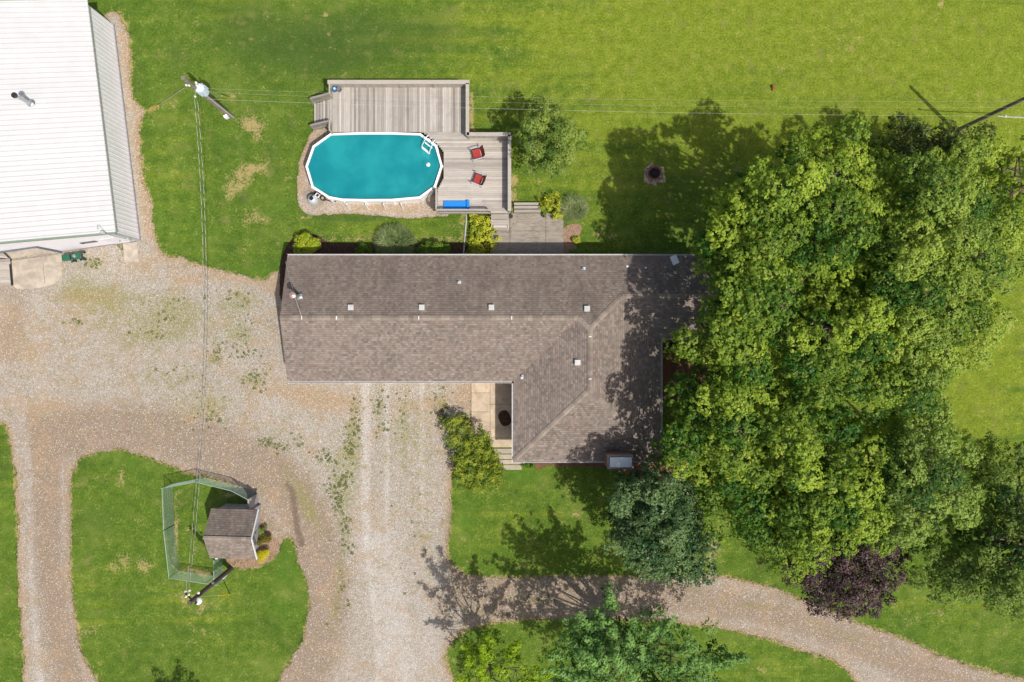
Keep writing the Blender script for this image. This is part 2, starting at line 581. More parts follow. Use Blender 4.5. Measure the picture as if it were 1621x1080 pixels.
M['wall'] = mat_siding("lap siding", (.46, .40, .34), .12)
M['brick'] = mat_brick("chimney brick")
M['steel'] = simple("galvanised steel", (.50, .52, .54), .38, .8, .15, 12)
M['greymetal'] = simple("grey painted metal", (.52, .57, .62), .4, .2, .12, 8)
M['darkmetal'] = simple("dark metal", (.035, .037, .042), .5, .3, .3, 10)
M['black'] = simple("black plastic", (.015, .015, .016), .5, 0, .2, 10)
M['rust'] = simple("rusty metal", (.30, .10, .05), .8, .2, .4, 14)
M['barnroof'] = mat_siding("white ribbed roof metal", (.84, .85, .87), .3, 'X', .1)
M['barnwall'] = simple("white ribbed wall metal", (.86, .84, .90), .6, .0, .06, 3)
M['barnrib'] = simple("wall panel rib", (.78, .77, .82), .6, .0, .06, 3)
M['greentrim'] = simple("sage green trim", (.20, .27, .21), .5, 0, .12, 6)
M['bluetrim'] = simple("slate blue trim", (.11, .13, .18), .5, 0, .15, 6)
M['concrete'] = mat_concrete("pale concrete", (.50, .435, .36), speck=.12)
def mat_patio():
    k = NT("weathered patio boards")
    mp = k.n("ShaderNodeMapping"); mp.inputs["Scale"].default_value = (.55, 3.2, 1); k.set(mp, 0, k.pos())
    g = k.noise(2.6, 6, .75, vec=mp.outputs[0], dist=1.6); n = k.noise(1.1, 5, .7, dist=.8); f = k.noise(30, 3, .8)
    col = k.mix(k.ramp(g, .35, .65), rgb(.17, .145, .12), rgb(.40, .355, .305))
    col = k.mix(k.ramp(n, .42, .62, 0, .55), col, rgb(.36, .315, .265))
    col = k.mix(k.ramp(f, .55, .75, 0, .4), col, rgb(.14, .12, .10))
    a = k.attr("tint")
    col = k.mix(k.math('MULTIPLY', a, .3), col, rgb(.26, .235, .21))
    return k.out(col, .92, k.bump(k.math('ADD', g, f), .3, .012), spec=.2)


M['patio'] = mat_patio()
M['walk'] = mat_concrete("walkway concrete", (.60, .48, .355), speck=.18)
M['stone'] = mat_concrete("limestone step", (.48, .41, .34), speck=.3)
M['deckY'] = mat_deck("weathered deck boards lengthwise", (.285, .260, .235), (.60, .565, .52), 'Y')
M['deckX'] = mat_deck("weathered deck boards crosswise", (.345, .315, .285), (.61, .57, .525), 'X')
M['rail'] = mat_deck("weathered railing wood", (.40, .37, .325), (.50, .465, .41), 'X')
M['browndeck'] = mat_deck("stained brown boards", (.16, .085, .05), (.24, .13, .08), 'Y')
M['greyboard'] = simple("silvered barn board", (.36, .36, .39), .85, 0, .25, 12, .2, tint=.15)
M['pole'] = simple("weathered pole wood", (.215, .185, .165), .9, 0, .25, 12, .3)
M['darkpole'] = simple("dark creosote pole wood", (.10, .075, .065), .9, 0, .3, 12, .3)
M['bark'] = simple("bark", (.13, .10, .08), .95, 0, .35, 10, .5)
M['water'] = mat_water()
M['liner'] = simple("pool liner", (.03, .33, .36), .6, 0, .1, 2)
M['red'] = simple("red sling fabric", (.33, .028, .022), .75, 0, .2, 8)
M['blue'] = simple("bright blue foam", (.0, .22, .72), .6, 0, .06, 5)
M['bluecan'] = simple("blue plastic", (.02, .12, .30), .5, 0, .1, 5)
M['green'] = simple("green enamel", (.018, .12, .065), .4, 0, .15, 9)
M['yellow'] = simple("yellow guard plastic", (.70, .42, .01), .5, 0, .1, 9)
M['lime'] = simple("faded yellow guard plastic", (.55, .60, .06), .5, 0, .1, 9)
M['wire'] = simple("aluminium conductor", (.50, .51, .46), .45, .1, .1, 9)
M['dkwire'] = simple("black insulated conductor", (.03, .032, .03), .6, 0, .1, 9)
M['mesh'] = simple("green chain link wire", (.33, .45, .38), .5, .1, .1, 9)
M['porcelain'] = simple("pale porcelain", (.78, .76, .70), .3, 0, .05, 9)
M['trans'] = simple("pale grey transformer paint", (.58, .68, .78), .4, 0, .08, 6)
M['glass'] = simple("window glass", (.02, .03, .035), .08, 0, .1, 2, spec=.8)
M['ash'] = simple("ash and char", (.020, .022, .028), .9, 0, .5, 20)
M['firestone'] = simple("fire ring stone", (.26, .20, .17), .9, 0, .4, 14, tint=.3)
M['soil'] = simple("potting soil", (.05, .032, .022), .95, 0, .3, 14)
M['darkpot'] = simple("dark glazed pot", (.035, .04, .045), .4, 0, .2, 9)
M['foamblock'] = simple("pale foam", (.6, .8, .8), .6, 0, .1, 9)
# foliage
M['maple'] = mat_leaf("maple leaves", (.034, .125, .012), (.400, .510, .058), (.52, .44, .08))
M['maple2'] = mat_leaf("fine maple leaves", (.045, .140, .018), (.400, .500, .080), (.45, .36, .08))
M['maple3'] = mat_leaf("olive leaves", (.040, .120, .020), (.350, .460, .090), (.40, .36, .12))
M['dark'] = mat_leaf("dull green leaves", (.045, .080, .020), (.135, .180, .045), (.28, .24, .11))
M['bluegreen'] = mat_leaf("blue green leaves", (.026, .080, .025), (.165, .255, .090), None, .2, .4)
M['emerald'] = mat_leaf("emerald leaves", (.035, .120, .018), (.24, .42, .11), None, .25)
M['chartreuse'] = mat_leaf("bright young leaves", (.10, .20, .010), (.36, .50, .020), None, .4)
M['decktree'] = mat_leaf("small tree leaves", (.060, .140, .018), (.34, .43, .085), (.30, .27, .18))
M['purple'] = mat_leaf("purple leaves", (.024, .013, .016), (.150, .090, .092), None, .12, .45)
M['bush'] = mat_leaf("shrub leaves", (.050, .140, .018), (.40, .44, .045), (.75, .62, .08))
M['hosta'] = mat_leaf("yellow hosta leaves", (.20, .27, .015), (.62, .62, .055), None, .3, .5)
M['gold'] = mat_leaf("golden leaves", (.33, .30, .01), (.72, .66, .02), None, .35)
M['greenshrub'] = mat_leaf("green shrub leaves", (.045, .125, .010), (.20, .32, .02), None, .3)
M['greygrass'] = mat_leaf("grey green blades", (.075, .135, .040), (.34, .41, .17), (.48, .42, .28), .25)
M['flower'] = mat_leaf("rusty flower shrub leaves", (.06, .10, .02), (.30, .22, .03), (.55, .40, .05))
M['blade'] = mat_leaf("grass blades", (.050, .110, .010), (.165, .235, .030), (.34, .30, .12), .3)
M['weedleaf'] = mat_leaf("weed leaves", (.075, .125, .030), (.25, .28, .09), None, .3)


# ------------------------------------------------------------------ numpy fields
def hash2(i, j, s):
    h = (i * 374761393 + j * 668265263 + s * 1442695041) & 0xFFFFFFFF
    h = ((h ^ (h >> 13)) * 1274126177) & 0xFFFFFFFF
    return ((h ^ (h >> 16)) & 0xFFFF) / 65535.0


def vnoise(x, y, s=0):
    xi = np.floor(x).astype(np.int64); yi = np.floor(y).astype(np.int64)
    fx = x - xi; fy = y - yi
    fx = fx * fx * (3 - 2 * fx); fy = fy * fy * (3 - 2 * fy)
    a = hash2(xi, yi, s); b = hash2(xi + 1, yi, s); c = hash2(xi, yi + 1, s); d = hash2(xi + 1, yi + 1, s)
    return (a * (1 - fx) + b * fx) * (1 - fy) + (c * (1 - fx) + d * fx) * fy


def fbm(x, y, s=0, o=4):
    r = 0; a = .5; t = 0
    for k in range(o):
        r = r + a * vnoise(x, y, s + k * 17); t += a; a *= .55; x = x * 2.03 + 5.1; y = y * 2.03 + 1.7
    return r / t


def smooth_poly(pts, closed=True, sub=6):
    n = len(pts); out = []
    rng = n if closed else n - 1
    for i in range(rng):
        p0 = pts[(i - 1) % n] if closed else pts[max(i - 1, 0)]
        p1 = pts[i]; p2 = pts[(i + 1) % n]
        p3 = pts[(i + 2) % n] if closed else pts[min(i + 2, n - 1)]
        for j in range(sub):
            t = j / sub
            out.append(tuple(.5 * ((2 * p1[k]) + (-p0[k] + p2[k]) * t + (2 * p0[k] - 5 * p1[k] + 4 * p2[k] - p3[k]) * t * t
                                   + (-p0[k] + 3 * p1[k] - 3 * p2[k] + p3[k]) * t ** 3) for k in (0, 1)))
    if not closed: out.append(tuple(pts[-1]))
    return out


def seg_dist(x, y, pts, closed):
    d = np.full(x.shape, 1e9)
    n = len(pts)
    for i in range(n if closed else n - 1):
        ax, ay = pts[i]; bx, by = pts[(i + 1) % n]
        dx, dy = bx - ax, by - ay
        L = dx * dx + dy * dy + 1e-12
        t = np.clip(((x - ax) * dx + (y - ay) * dy) / L, 0, 1)
        d = np.minimum(d, np.hypot(x - ax - t * dx, y - ay - t * dy))
    return d


def inside(x, y, pts):
    r = np.zeros(x.shape, bool)
    n = len(pts); j = n - 1
    for i in range(n):
        xi, yi = pts[i]; xj, yj = pts[j]
        c = ((yi > y) != (yj > y))
        with np.errstate(divide='ignore', invalid='ignore'):
            c &= (x < (xj - xi) * (y - yi) / (yj - yi + 1e-12) + xi)
        r ^= c; j = i
    return r


def sdf(x, y, pts):
    """positive inside, metres if pts in metres"""
    return np.where(inside(x, y, pts), 1, -1) * seg_dist(x, y, pts, True)


def W(pts):
    """photo ground positions -> metres"""
    return [((p[0] - 810.5) / S0, (540 - p[1]) / S0) for p in pts]


def blobs(x, y, lst):
    """lst of (px,py,rx,ry,ang,amp) in photo pixels"""
    u = 810.5 + x * S0; v = 540 - y * S0
    r = np.zeros(x.shape)
    for (bx, by, rx, ry, an, am) in lst:
        c, s = math.cos(math.radians(an)), math.sin(math.radians(an))
        dx, dy = u - bx, v - by
        a = (dx * c + dy * s) / rx; b = (-dx * s + dy * c) / ry
        r = r + am * np.exp(-(a * a + b * b))
    return r


def bands(x, y, lst):
    """lst of (pts_px, width_px, amp)"""
    r = np.zeros(x.shape)
    for pts, w, am in lst:
        d = seg_dist(x, y, W(smooth_poly(pts, False, 4)), False) * S0
        r = np.maximum(r, am * np.exp(-(d / w) ** 2))
    return r


def sheet(name, field, bbox, step, z, mat, attrs=None, outer=None):
    """marching-squares sheet of the region field(x,y)>0"""
    x0, x1, y0, y1 = bbox
    nx = int((x1 - x0) / step) + 1; ny = int((y1 - y0) / step) + 1
    xs = x0 + np.arange(nx) * step; ys = y0 + np.arange(ny) * step
    X, Y = np.meshgrid(xs, ys)
    F = field(X, Y)
    IN = F > 0
    idx = -np.ones((ny, nx), int)
    cnt = IN[:-1, :-1].astype(int) + IN[1:, :-1] + IN[:-1, 1:] + IN[1:, 1:]
    need = IN.copy()
    idx[need] = np.arange(need.sum())
    verts = np.stack([X[need], Y[need]], 1)
    full = cnt == 4
    jj, ii = np.nonzero(full)
    quads = np.stack([idx[jj, ii], idx[jj, ii + 1], idx[jj + 1, ii + 1], idx[jj + 1, ii]], 1)
    extra = []; polys = []; edge_pts = []
    base = len(verts); ecache = {}
    jj, ii = np.nonzero((cnt > 0) & (cnt < 4))
    for j, i in zip(jj, ii):
        cs = [(j, i), (j, i + 1), (j + 1, i + 1), (j + 1, i)]
        poly = []
        for k in range(4):
            a = cs[k]; b = cs[(k + 1) % 4]
            fa, fb = F[a], F[b]
            if fa > 0: poly.append(int(idx[a]))
            if (fa > 0) != (fb > 0):
                key = (a, b) if a < b else (b, a)
                if key not in ecache:
                    t = fa / (fa - fb)
                    px_ = X[a] + (X[b] - X[a]) * t; py_ = Y[a] + (Y[b] - Y[a]) * t
                    ecache[key] = base + len(extra); extra.append((px_, py_)); edge_pts.append((px_, py_))
                poly.append(ecache[key])
        if len(poly) >= 3: polys.append(tuple(poly))
    allv = np.vstack([verts, np.array(extra)]) if extra else verts
    V3 = np.column_stack([allv, np.full(len(allv), z)])
    faces = [tuple(q) for q in quads.tolist()] + polys
    nv = len(V3)
    me = bpy.data.meshes.new(name)
    if outer is not None:
        R = outer
        ring = [(-R, -R), (R, -R), (R, R), (-R, R)]
        inn = [(x0, y0), (xs[-1], y0), (xs[-1], ys[-1]), (x0, ys[-1])]
        V3 = np.vstack([V3, np.array([(a, b, z) for a, b in ring + inn])])
        for k in range(4):
            k2 = (k + 1) % 4
            faces.append((nv + k, nv + k2, nv + 4 + k2, nv + 4 + k))
    me.from_pydata(V3.tolist(), [], faces)
    if attrs:
        for an, fn in attrs.items():
            at = me.attributes.new(an, 'FLOAT', 'POINT')
            val = np.clip(fn(V3[:, 0], V3[:, 1]), 0, 1.5).astype(np.float32)
            at.data.foreach_set("value", val)
    o = link_mesh(name, me, mat)
    return o, edge_pts


# ------------------------------------------------------------------ ground plan (photo px on the ground plane)
gravel_outer = [(-80, 360), (60, 362), (150, 330), (182, 250), (172, 120), (164, 40), (172, 22), (190, 24), (202, 50), (208, 90),
                (207, 130), (213, 160), (229, 176), (222, 195), (222, 240), (229, 290), (240, 320), (240, 355), (248, 384), (262, 402), (288, 410), (330, 424),
                (372, 434), (398, 441), (416, 442), (440, 430), (470, 424), (600, 440), (730, 470), (748, 560),
                (748, 640), (744, 672), (730, 700), (716, 740), (713, 775), (713, 830), (709, 860), (712, 884), (724, 902), (745, 911),
                (800, 914), (900, 912), (1000, 913), (1090, 911), (1140, 912), (1180, 920), (1225, 932), (1270, 950), (1330, 976), (1370, 990),
                (1430, 1012), (1500, 1042), (1560, 1060), (1621, 1076), (1720, 1100), (1800, 1130), (1800, 1200), (1500, 1200), (1400, 1130),
                (1358, 1084), (1345, 1065), (1320, 1047), (1270, 1030), (1210, 1010), (1160, 997), (1110, 990), (1050, 984), (950, 980), (870, 980),
                (800, 983), (762, 990), (732, 1002), (712, 1018), (704, 1040), (708, 1058), (722, 1080), (745, 1110), (770, 1200),
                (400, 1230), (20, 1230), (38, 1080), (35, 1000), (31, 920), (29, 850), (25, 780), (20, 720), (12, 686), (0, 670), (-80, 655)]
island = [(112, 790), (113, 755), (122, 733), (140, 719), (172, 712), (200, 713), (228, 722), (262, 735), (300, 749), (340, 760), (362, 768),
          (384, 784), (396, 802), (397, 850), (396, 888), (376, 890), (368, 896), (384, 899), (408, 897), (426, 888), (438, 874), (443, 858), (449, 851), (460, 851), (467, 862),
          (474, 885), (484, 910), (490, 935), (489, 965), (482, 1005), (470, 1035), (452, 1060), (438, 1085), (400, 1150), (330, 1240),
          (220, 1240), (170, 1110), (150, 1070), (132, 1040), (124, 1015), (121, 985), (114, 940), (111, 880)]
g_out = W(smooth_poly(gravel_outer, True, 4))
g_isl = W(smooth_poly(island, True, 4))


def gravel_field(x, y):
    d = np.minimum(sdf(x, y, g_out), -sdf(x, y, g_isl))
    return d + (fbm(x * 3.1, y * 3.1, 5, 3) - .5) * .30 + (vnoise(x * 8, y * 8, 4) - .5) * .22 + (fbm(x * .9, y * .9, 9, 2) - .5) * .3


def lawn_edge(x, y):
    d = np.minimum(sdf(x, y, g_out), -sdf(x, y, g_isl))
    return np.exp(-(np.clip(d, 0, 9) / .38) ** 2)


# lawn attributes
def a_yel(x, y):
    u = 810.5 + x * S0; v = 540 - y * S0
    r = np.clip((u - 560) / 420, 0, 1) * np.clip((420 - v) / 200, 0, 1) * .82
    r = r + blobs(x, y, [(1540, 620, 160, 180, 0, .8), (1180, 30, 300, 60, 0, .35), (1560, 90, 160, 90, 0, .3), (800, 60, 200, 40, 0, .2),
                         (870, 850, 130, 45, 0, .35), (780, 770, 90, 50, 0, .15), (1600, 400, 120, 200, 0, .5), (310, 960, 90, 50, 20, .40), (150, 960, 60, 60, 0, .25),
                         (1500, 980, 120, 50, 20, .35), (1230, 1060, 100, 40, 10, .4), (260, 300, 60, 100, 0, .3), (600, 365, 120, 12, 0, .5), (350, 30, 60, 40, 0, .2), (10, 900, 40, 200, 0, .1)])
    return r


def a_dry(x, y):
    u = 810.5 + x * S0; v = 540 - y * S0
    r = blobs(x, y, [(394, 196, 20, 15, 20, 1.0), (370, 152, 8, 5, 0, 1.0), (408, 210, 8, 16, 0, .7), (380, 280, 30, 16, -30, .75), (405, 265, 24, 12, 0, .6), (372, 302, 20, 8, -35, .6),
                     (395, 345, 20, 16, 0, .65), (455, 282, 5, 5, 0, .9), (387, 413, 6, 3, 0, 1.1), (386, 392, 10, 5, 0, .5), (420, 350, 12, 8, 0, .4), (340, 345, 10, 12, 0, .35),
                     (517, 24, 4, 3.5, 0, 1.3), (521, 54, 3.5, 3.5, 0, 1.3), (1490, 6, 3.5, 6, 20, 1.4), (1482, 31, 2.5, 3, 0, 1.4), (1345, 77, 12, 5, 0, .6), (1244, 107, 18, 4, -20, .45),
                     (840, 268, 6, 4, 0, .9), (816, 285, 6, 5, 0, 1.0), (852, 287, 5, 5, 0, .9), (893, 296, 8, 5, 0, .4), (560, 379, 90, 5, 0, .6), (700, 380, 30, 8, 0, .65), (735, 350, 8, 40, 0, .5),
                     (948, 372, 10, 7, 0, .5), (937, 315, 10, 6, 0, .4), (966, 375, 10, 5, 0, .7), (1350, 60, 60, 40, 0, .18), (240, 935, 20, 10, 0, .1),
                     (193, 754, 7, 14, 0, .8), (232, 898, 14, 12, 0, .55), (196, 888, 14, 16, 30, .6), (180, 898, 10, 8, 0, .5), (142, 1000, 16, 10, -15, .7), (120, 1060, 8, 12, 0, .5), (226, 890, 9, 9, 0, .5),
                     (310, 955, 30, 16, 10, .35), (320, 990, 26, 50, 0, .25), (290, 935, 10, 14, 0, .4), (305, 840, 10, 8, 0, .4), (296, 838, 6, 6, 0, .5), (308, 870, 9, 5, 0, .5),
                     (363, 784, 8, 5, 0, 1.4), (279, 840, 4, 60, 0, .8), (302, 903, 24, 5, 5, .9), (325, 908, 14, 5, 5, .8), (445, 930, 5, 9, 0, .4), (462, 955, 8, 10, 0, .4), (420, 990, 6, 8, 0, .25), (736, 855, 5, 8, 0, .6), (912, 814, 8, 6, 0, .7), (895, 826, 9, 4, 0, .7),
                     (898, 785, 8, 5, 0, .6), (906, 777, 7, 7, 0, .6), (1000, 770, 18, 8, 0, .5), (845, 860, 16, 10, 0, .4), (1075, 845, 30, 20, 0, .5), (1128, 870, 10, 26, 10, .9),
                     (1490, 968, 14, 8, 30, .6), (1530, 940, 20, 6, 0, .5), (1440, 980, 40, 10, 20, .3), (1205, 1060, 10, 7, 0, .5), (1255, 1055, 9, 6, 0, .4), (1290, 905, 60, 8, 0, .3), (705, 1060, 14, 24, 0, .6),
                     (1060, 325, 6, 5, 0, .5), (1130, 270, 8, 6, 0, .3), (960, 280, 8, 6, 0, .3), (275, 165, 8, 10, 0, .4), (243, 172, 9, 7, 0, 1.2), (300, 60, 15, 50, 10, .2), (425, 20, 8, 20, 0, .25), (250, 80, 12, 20, 0, .25),
                     (905, 45, 10, 6, 0, .3), (1330, 65, 8, 6, 0, .3), (800, 310, 8, 20, 0, .8), (768, 160, 4, 30, 0, .0), (1555, 660, 20, 15, 0, .3), (1600, 510, 22, 20, 0, .35)])
    r = r + bands(x, y, [([(747, 150), (746, 180), (748, 205)], 4, 1.1), ([(812, 280), (813, 330)], 5, .8), ([(470, 345), (490, 345)], 5, .5)])
    # straw fringe beside the driveways
    d = np.minimum(sdf(x, y, g_out), -sdf(x, y, g_isl))
    r = r + .85 * np.exp(-(np.clip(-d, 0, 9) / .17) ** 2)
    return r


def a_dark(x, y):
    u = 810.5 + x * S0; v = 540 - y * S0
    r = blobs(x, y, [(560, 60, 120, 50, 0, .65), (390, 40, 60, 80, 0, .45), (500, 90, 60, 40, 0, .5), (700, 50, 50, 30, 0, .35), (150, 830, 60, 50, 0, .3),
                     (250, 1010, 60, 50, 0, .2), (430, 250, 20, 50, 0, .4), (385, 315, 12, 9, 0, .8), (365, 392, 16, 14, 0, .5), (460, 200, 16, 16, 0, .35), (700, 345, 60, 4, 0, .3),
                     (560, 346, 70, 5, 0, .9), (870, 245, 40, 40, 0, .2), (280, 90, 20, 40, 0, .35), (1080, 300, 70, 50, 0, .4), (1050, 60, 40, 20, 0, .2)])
    return r


def a_lush(x, y):
    return blobs(x, y, [(460, 420, 30, 20, 0, .9), (320, 370, 50, 50, 0, .4), (250, 330, 30, 60, 0, .45), (370, 230, 40, 40, 0, .5), (430, 330, 50, 40, 0, .4), (410, 430, 50, 16, 0, .7),
                        (780, 230, 30, 60, 0, .7), (450, 950, 30, 60, 0, .6), (455, 885, 16, 30, 0, .7), (350, 1000, 40, 60, 0, .3), (200, 730, 80, 20, 10, .5), (330, 820, 40, 60, 0, .4),
                        (800, 750, 80, 14, 0, .9), (740, 830, 20, 60, 0, .6), (820, 830, 60, 60, 0, .2), (1450, 1000, 60, 30, 20, .4), (1260, 1040, 70, 20, 0, .4), (10, 800, 20, 120, 0, .4)])


lawn_attrs = {'yel': a_yel, 'dry': a_dry, 'dark': a_dark, 'lush': a_lush}
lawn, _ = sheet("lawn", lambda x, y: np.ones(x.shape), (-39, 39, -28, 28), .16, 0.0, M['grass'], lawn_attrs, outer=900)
tag(lawn, kind='structure')


# gravel attributes
def a_dirt(x, y):
    r = blobs(x, y, [(80, 690, 24, 60, 10, .8), (72, 720, 22, 50, 0, .8), (90, 660, 40, 24, 0, .6), (150, 690, 50, 14, 0, .4), (520, 640, 50, 18, 0, .7), (500, 628, 40, 12, 0, .5), (560, 660, 10, 60, 0, .4),
                     (230, 415, 60, 18, 0, .5), (300, 445, 24, 9, 0, .8), (380, 440, 60, 10, 0, .6), (430, 455, 18, 18, 0, .7), (10, 520, 40, 40, 0, .6), (120, 500, 40, 30, 0, .5), (210, 560, 60, 20, 0, .3),
                     (770, 905, 40, 14, 0, .7), (790, 940, 70, 22, 0, 1.5), (900, 940, 80, 20, 0, .8), (750, 880, 30, 40, 0, .4), (735, 915, 16, 12, 0, .9), (740, 860, 20, 60, 0, .7), (730, 790, 14, 40, 0, .6),
                     (690, 640, 20, 14, 0, .6), (730, 625, 12, 18, 0, 1.1), (40, 560, 50, 30, 0, .4), (160, 650, 60, 20, 0, .3), (20, 640, 40, 16, 0, .5), (455, 620, 50, 10, 0, .5), (420, 600, 24, 20, 0, .3), (135, 470, 40, 14, 0, .6), (990, 935, 60, 14, 0, .3)])
    r = r + bands(x, y, [([(72, 700), (74, 800), (78, 900), (88, 980), (100, 1040), (112, 1100)], 11, 1.2),
                         ([(1040, 948), (1140, 950), (1240, 975), (1330, 1010), (1420, 1050), (1500, 1090)], 8, .35),
                         ([(200, 60), (212, 120), (222, 200), (228, 290), (236, 370)], 8, .95),
                         ([(180, 60), (196, 180), (208, 300), (226, 380)], 8, .4),
                         ([(478, 1000), (486, 940), (478, 900), (462, 860)], 7, .5)])
    r = r + .8 * lawn_edge(x, y)
    return r


def a_weed(x, y):
    return 1.1 * blobs(x, y, [(230, 520, 170, 60, 0, .30), (330, 630, 120, 40, 0, .25), (60, 540, 60, 90, 0, .12), (110, 620, 60, 40, 0, .15), (640, 760, 70, 140, 0, .16), (500, 720, 60, 80, 0, .2), (170, 470, 60, 30, 0, .6), (120, 455, 30, 20, 0, .5), (150, 420, 26, 10, 0, .6), (380, 480, 30, 22, 0, .6), (300, 500, 50, 30, 0, .35), (380, 530, 30, 20, 0, .55),
                        (270, 480, 30, 20, 0, .4), (240, 525, 60, 24, 0, .35), (550, 740, 26, 60, -10, .35), (560, 690, 12, 60, 0, .5), (470, 780, 16, 50, -28, .55), (500, 820, 14, 40, -25, .4), (430, 690, 30, 12, 25, .35),
                        (540, 800, 14, 60, -10, .45), (540, 900, 12, 60, 5, .4), (530, 980, 14, 50, 10, .35), (660, 680, 18, 60, 0, .4), (700, 650, 10, 40, 0, .7), (630, 680, 12, 50, 0, .35),
                        (675, 850, 18, 120, 0, .3), (300, 660, 60, 18, 10, .2), (290, 600, 40, 30, 0, .25), (220, 600, 50, 20, 0, .25), (400, 600, 20, 12, 0, .6), (340, 570, 14, 10, 0, .6), (340, 640, 30, 16, 0, .4),
                        (1180, 958, 70, 6, 5, .55), (1330, 1004, 70, 7, 23, .5), (640, 690, 5, 80, 0, .3), (750, 970, 40, 14, 0, .3), (60, 590, 40, 20, 0, .1), (600, 650, 7, 30, 0, .5), (610, 720, 8, 50, 0, .3), (845, 950, 40, 5, 0, .5)])


def a_track(x, y):
    return 1.25 * bands(x, y, [([(578, 560), (580, 700), (578, 800), (586, 900), (598, 1000), (600, 1120)], 9, .8),
                        ([(612, 560), (613, 700), (612, 800), (614, 900)], 6, .6), ([(668, 600), (668, 720), (670, 820)], 6, .6),
                        ([(690, 700), (690, 800), (688, 860)], 8, .3),
                        ([(600, 860), (620, 960), (640, 1100)], 46, .6), ([(660, 900), (680, 1000), (680, 1100)], 30, .45),
                        ([(44, 700), (48, 800), (50, 900), (58, 1000), (66, 1100)], 7, .75), ([(96, 720), (98, 800), (104, 900), (116, 980), (136, 1080)], 7, .7),
                        ([(60, 480), (60, 560), (70, 620), (80, 660)], 22, .4), ([(1020, 928), (1140, 930), (1250, 958), (1350, 995), (1450, 1040), (1560, 1080)], 9, .5),
                        ([(1060, 972), (1180, 985), (1290, 1015), (1380, 1060), (1440, 1100)], 9, .55), ([(500, 700), (520, 730)], 10, .3), ([(420, 640), (520, 700), (560, 760)], 20, .35)])


def a_brown(x, y):
    return bands(x, y, [([(110, 690), (180, 680), (270, 690), (350, 712), (430, 750), (480, 810), (505, 880), (512, 950), (498, 1020), (468, 1100)], 36, 1.0),
                        ([(420, 700), (470, 745)], 8, .5), ([(720, 800), (718, 870), (740, 910), (900, 918), (1050, 930)], 14, .5), ([(760, 950), (900, 948), (1050, 948), (1160, 960), (1260, 980), (1360, 1020), (1460, 1060), (1580, 1110)], 36, .62), ([(74, 680), (76, 800), (84, 930), (110, 1080)], 34, .62),
                        ([(400, 800), (430, 830), (430, 870)], 22, .5), ([(0, 460), (30, 480), (10, 560)], 24, .3)]) + \
        blobs(x, y, [(950, 945, 120, 20, 0, .4), (700, 960, 30, 40, 0, .2)])


def a_gdark(x, y):
    return bands(x, y, [([(455, 768), (462, 778), (466, 800), (470, 830), (478, 862)], 7, 1.1), ([(452, 735), (464, 752)], 2, .6)])


grav_attrs = {'dirt': a_dirt, 'weed': a_weed, 'track': a_track, 'brown': a_brown, 'dark': a_gdark}
gravel, g_edge = sheet("gravel_driveway", gravel_field, (-38, 38, -27.5, 27.5), .13, .008, M['gravel'], grav_attrs)
tag(gravel, kind='structure')


def poly_field(pts, amp=.12, sc=3.0, seed=3, sub=5):
    w = W(smooth_poly(pts, True, sub))
    return (lambda x, y: sdf(x, y, w) + (fbm(x * sc, y * sc, seed, 3) - .5) * amp), w


def bb(w, m=.6):
    xs = [p[0] for p in w]; ys = [p[1] for p in w]
    return (min(xs) - m, max(xs) + m, min(ys) - m, max(ys) + m)


pool_bed = [(497, 205), (520, 195), (600, 200), (700, 240), (715, 300), (712, 338), (690, 343), (650, 346), (600, 342), (560, 339), (520, 340), (488, 340), (475, 326), (471, 305),
            (472, 270), (478, 245), (487, 222)]
f, w = poly_field(pool_bed, .2)
o, bed_edge = sheet("pool_gravel", f, bb(w), .1, .012, M['bed'],
                    {'dirt': lambda x, y: .25 + bands(x, y, [([(492, 215), (474, 260), (474, 300)], 8, 1.0), ([(560, 330), (660, 330)], 5, .5)]),
                     'weed': lambda x, y: blobs(x, y, [(512, 205, 10, 10, 0, .4), (568, 338, 5, 3, 0, .9), (596, 338, 5, 4, 0, .9), (650, 336, 4, 4, 0, .8), (530, 338, 30, 3, 0, .5), (690, 322, 10, 6, 0, .6)])})
tag(o, kind='structure')
mulch_n = [(446, 480), (444, 420), (452, 394), (464, 376), (484, 369), (506, 374), (518, 383), (560, 385), (600, 386), (660, 385), (720, 385), (746, 384), (778, 386), (778, 430), (600, 440), (480, 440)]
f, w = poly_field(mulch_n, .06, sub=3)
o, _ = sheet("mulch_bed", f, bb(w), .1, .014, M['mulch']); tag(o, kind='structure')
mulch_e = [(890, 366), (905, 355), (920, 357), (918, 372), (908, 384), (912, 392), (905, 440), (888, 440), (889, 400)]
f, w = poly_field(mulch_e, .1)
o, _ = sheet("mulch_bed", f, bb(w), .1, .015, M['tanmulch']); tag(o, kind='structure')
mulch_s = [(850, 700), (850, 741), (866, 738), (900, 739), (960, 741), (1010, 760), (1050, 790), (1075, 770), (1080, 700)]
f, w = poly_field(mulch_s, .15)
o, _ = sheet("mulch_bed", f, bb(w), .1, .016, M['redmulch']); tag(o, kind='structure')
mulch_shed = [(404, 800), (420, 830), (432, 850), (442, 858), (436, 876), (424, 889), (406, 897), (380, 898), (362, 893), (362, 880), (396, 860)]
f, w = poly_field(mulch_shed, .1)
o, _ = sheet("mulch_bed", f, bb(w), .08, .017, M['tanmulch']); tag(o, kind='structure')
fire = [(1036 + 17.5 * math.cos(a) * (1 + .12 * math.sin(3 * a)), 276 + 17.5 * math.sin(a) * (1 + .1 * math.cos(2 * a))) for a in [i * .524 for i in range(12)]]
f, w = poly_field(fire, .6, 5.0)
o, _ = sheet("fire_pit_ground", f, bb(w), .07, .013, mat_mulch('dry twigs and ash', (.26, .19, .125), (.66, .52, .37), 22)); tag(o, kind='structure')


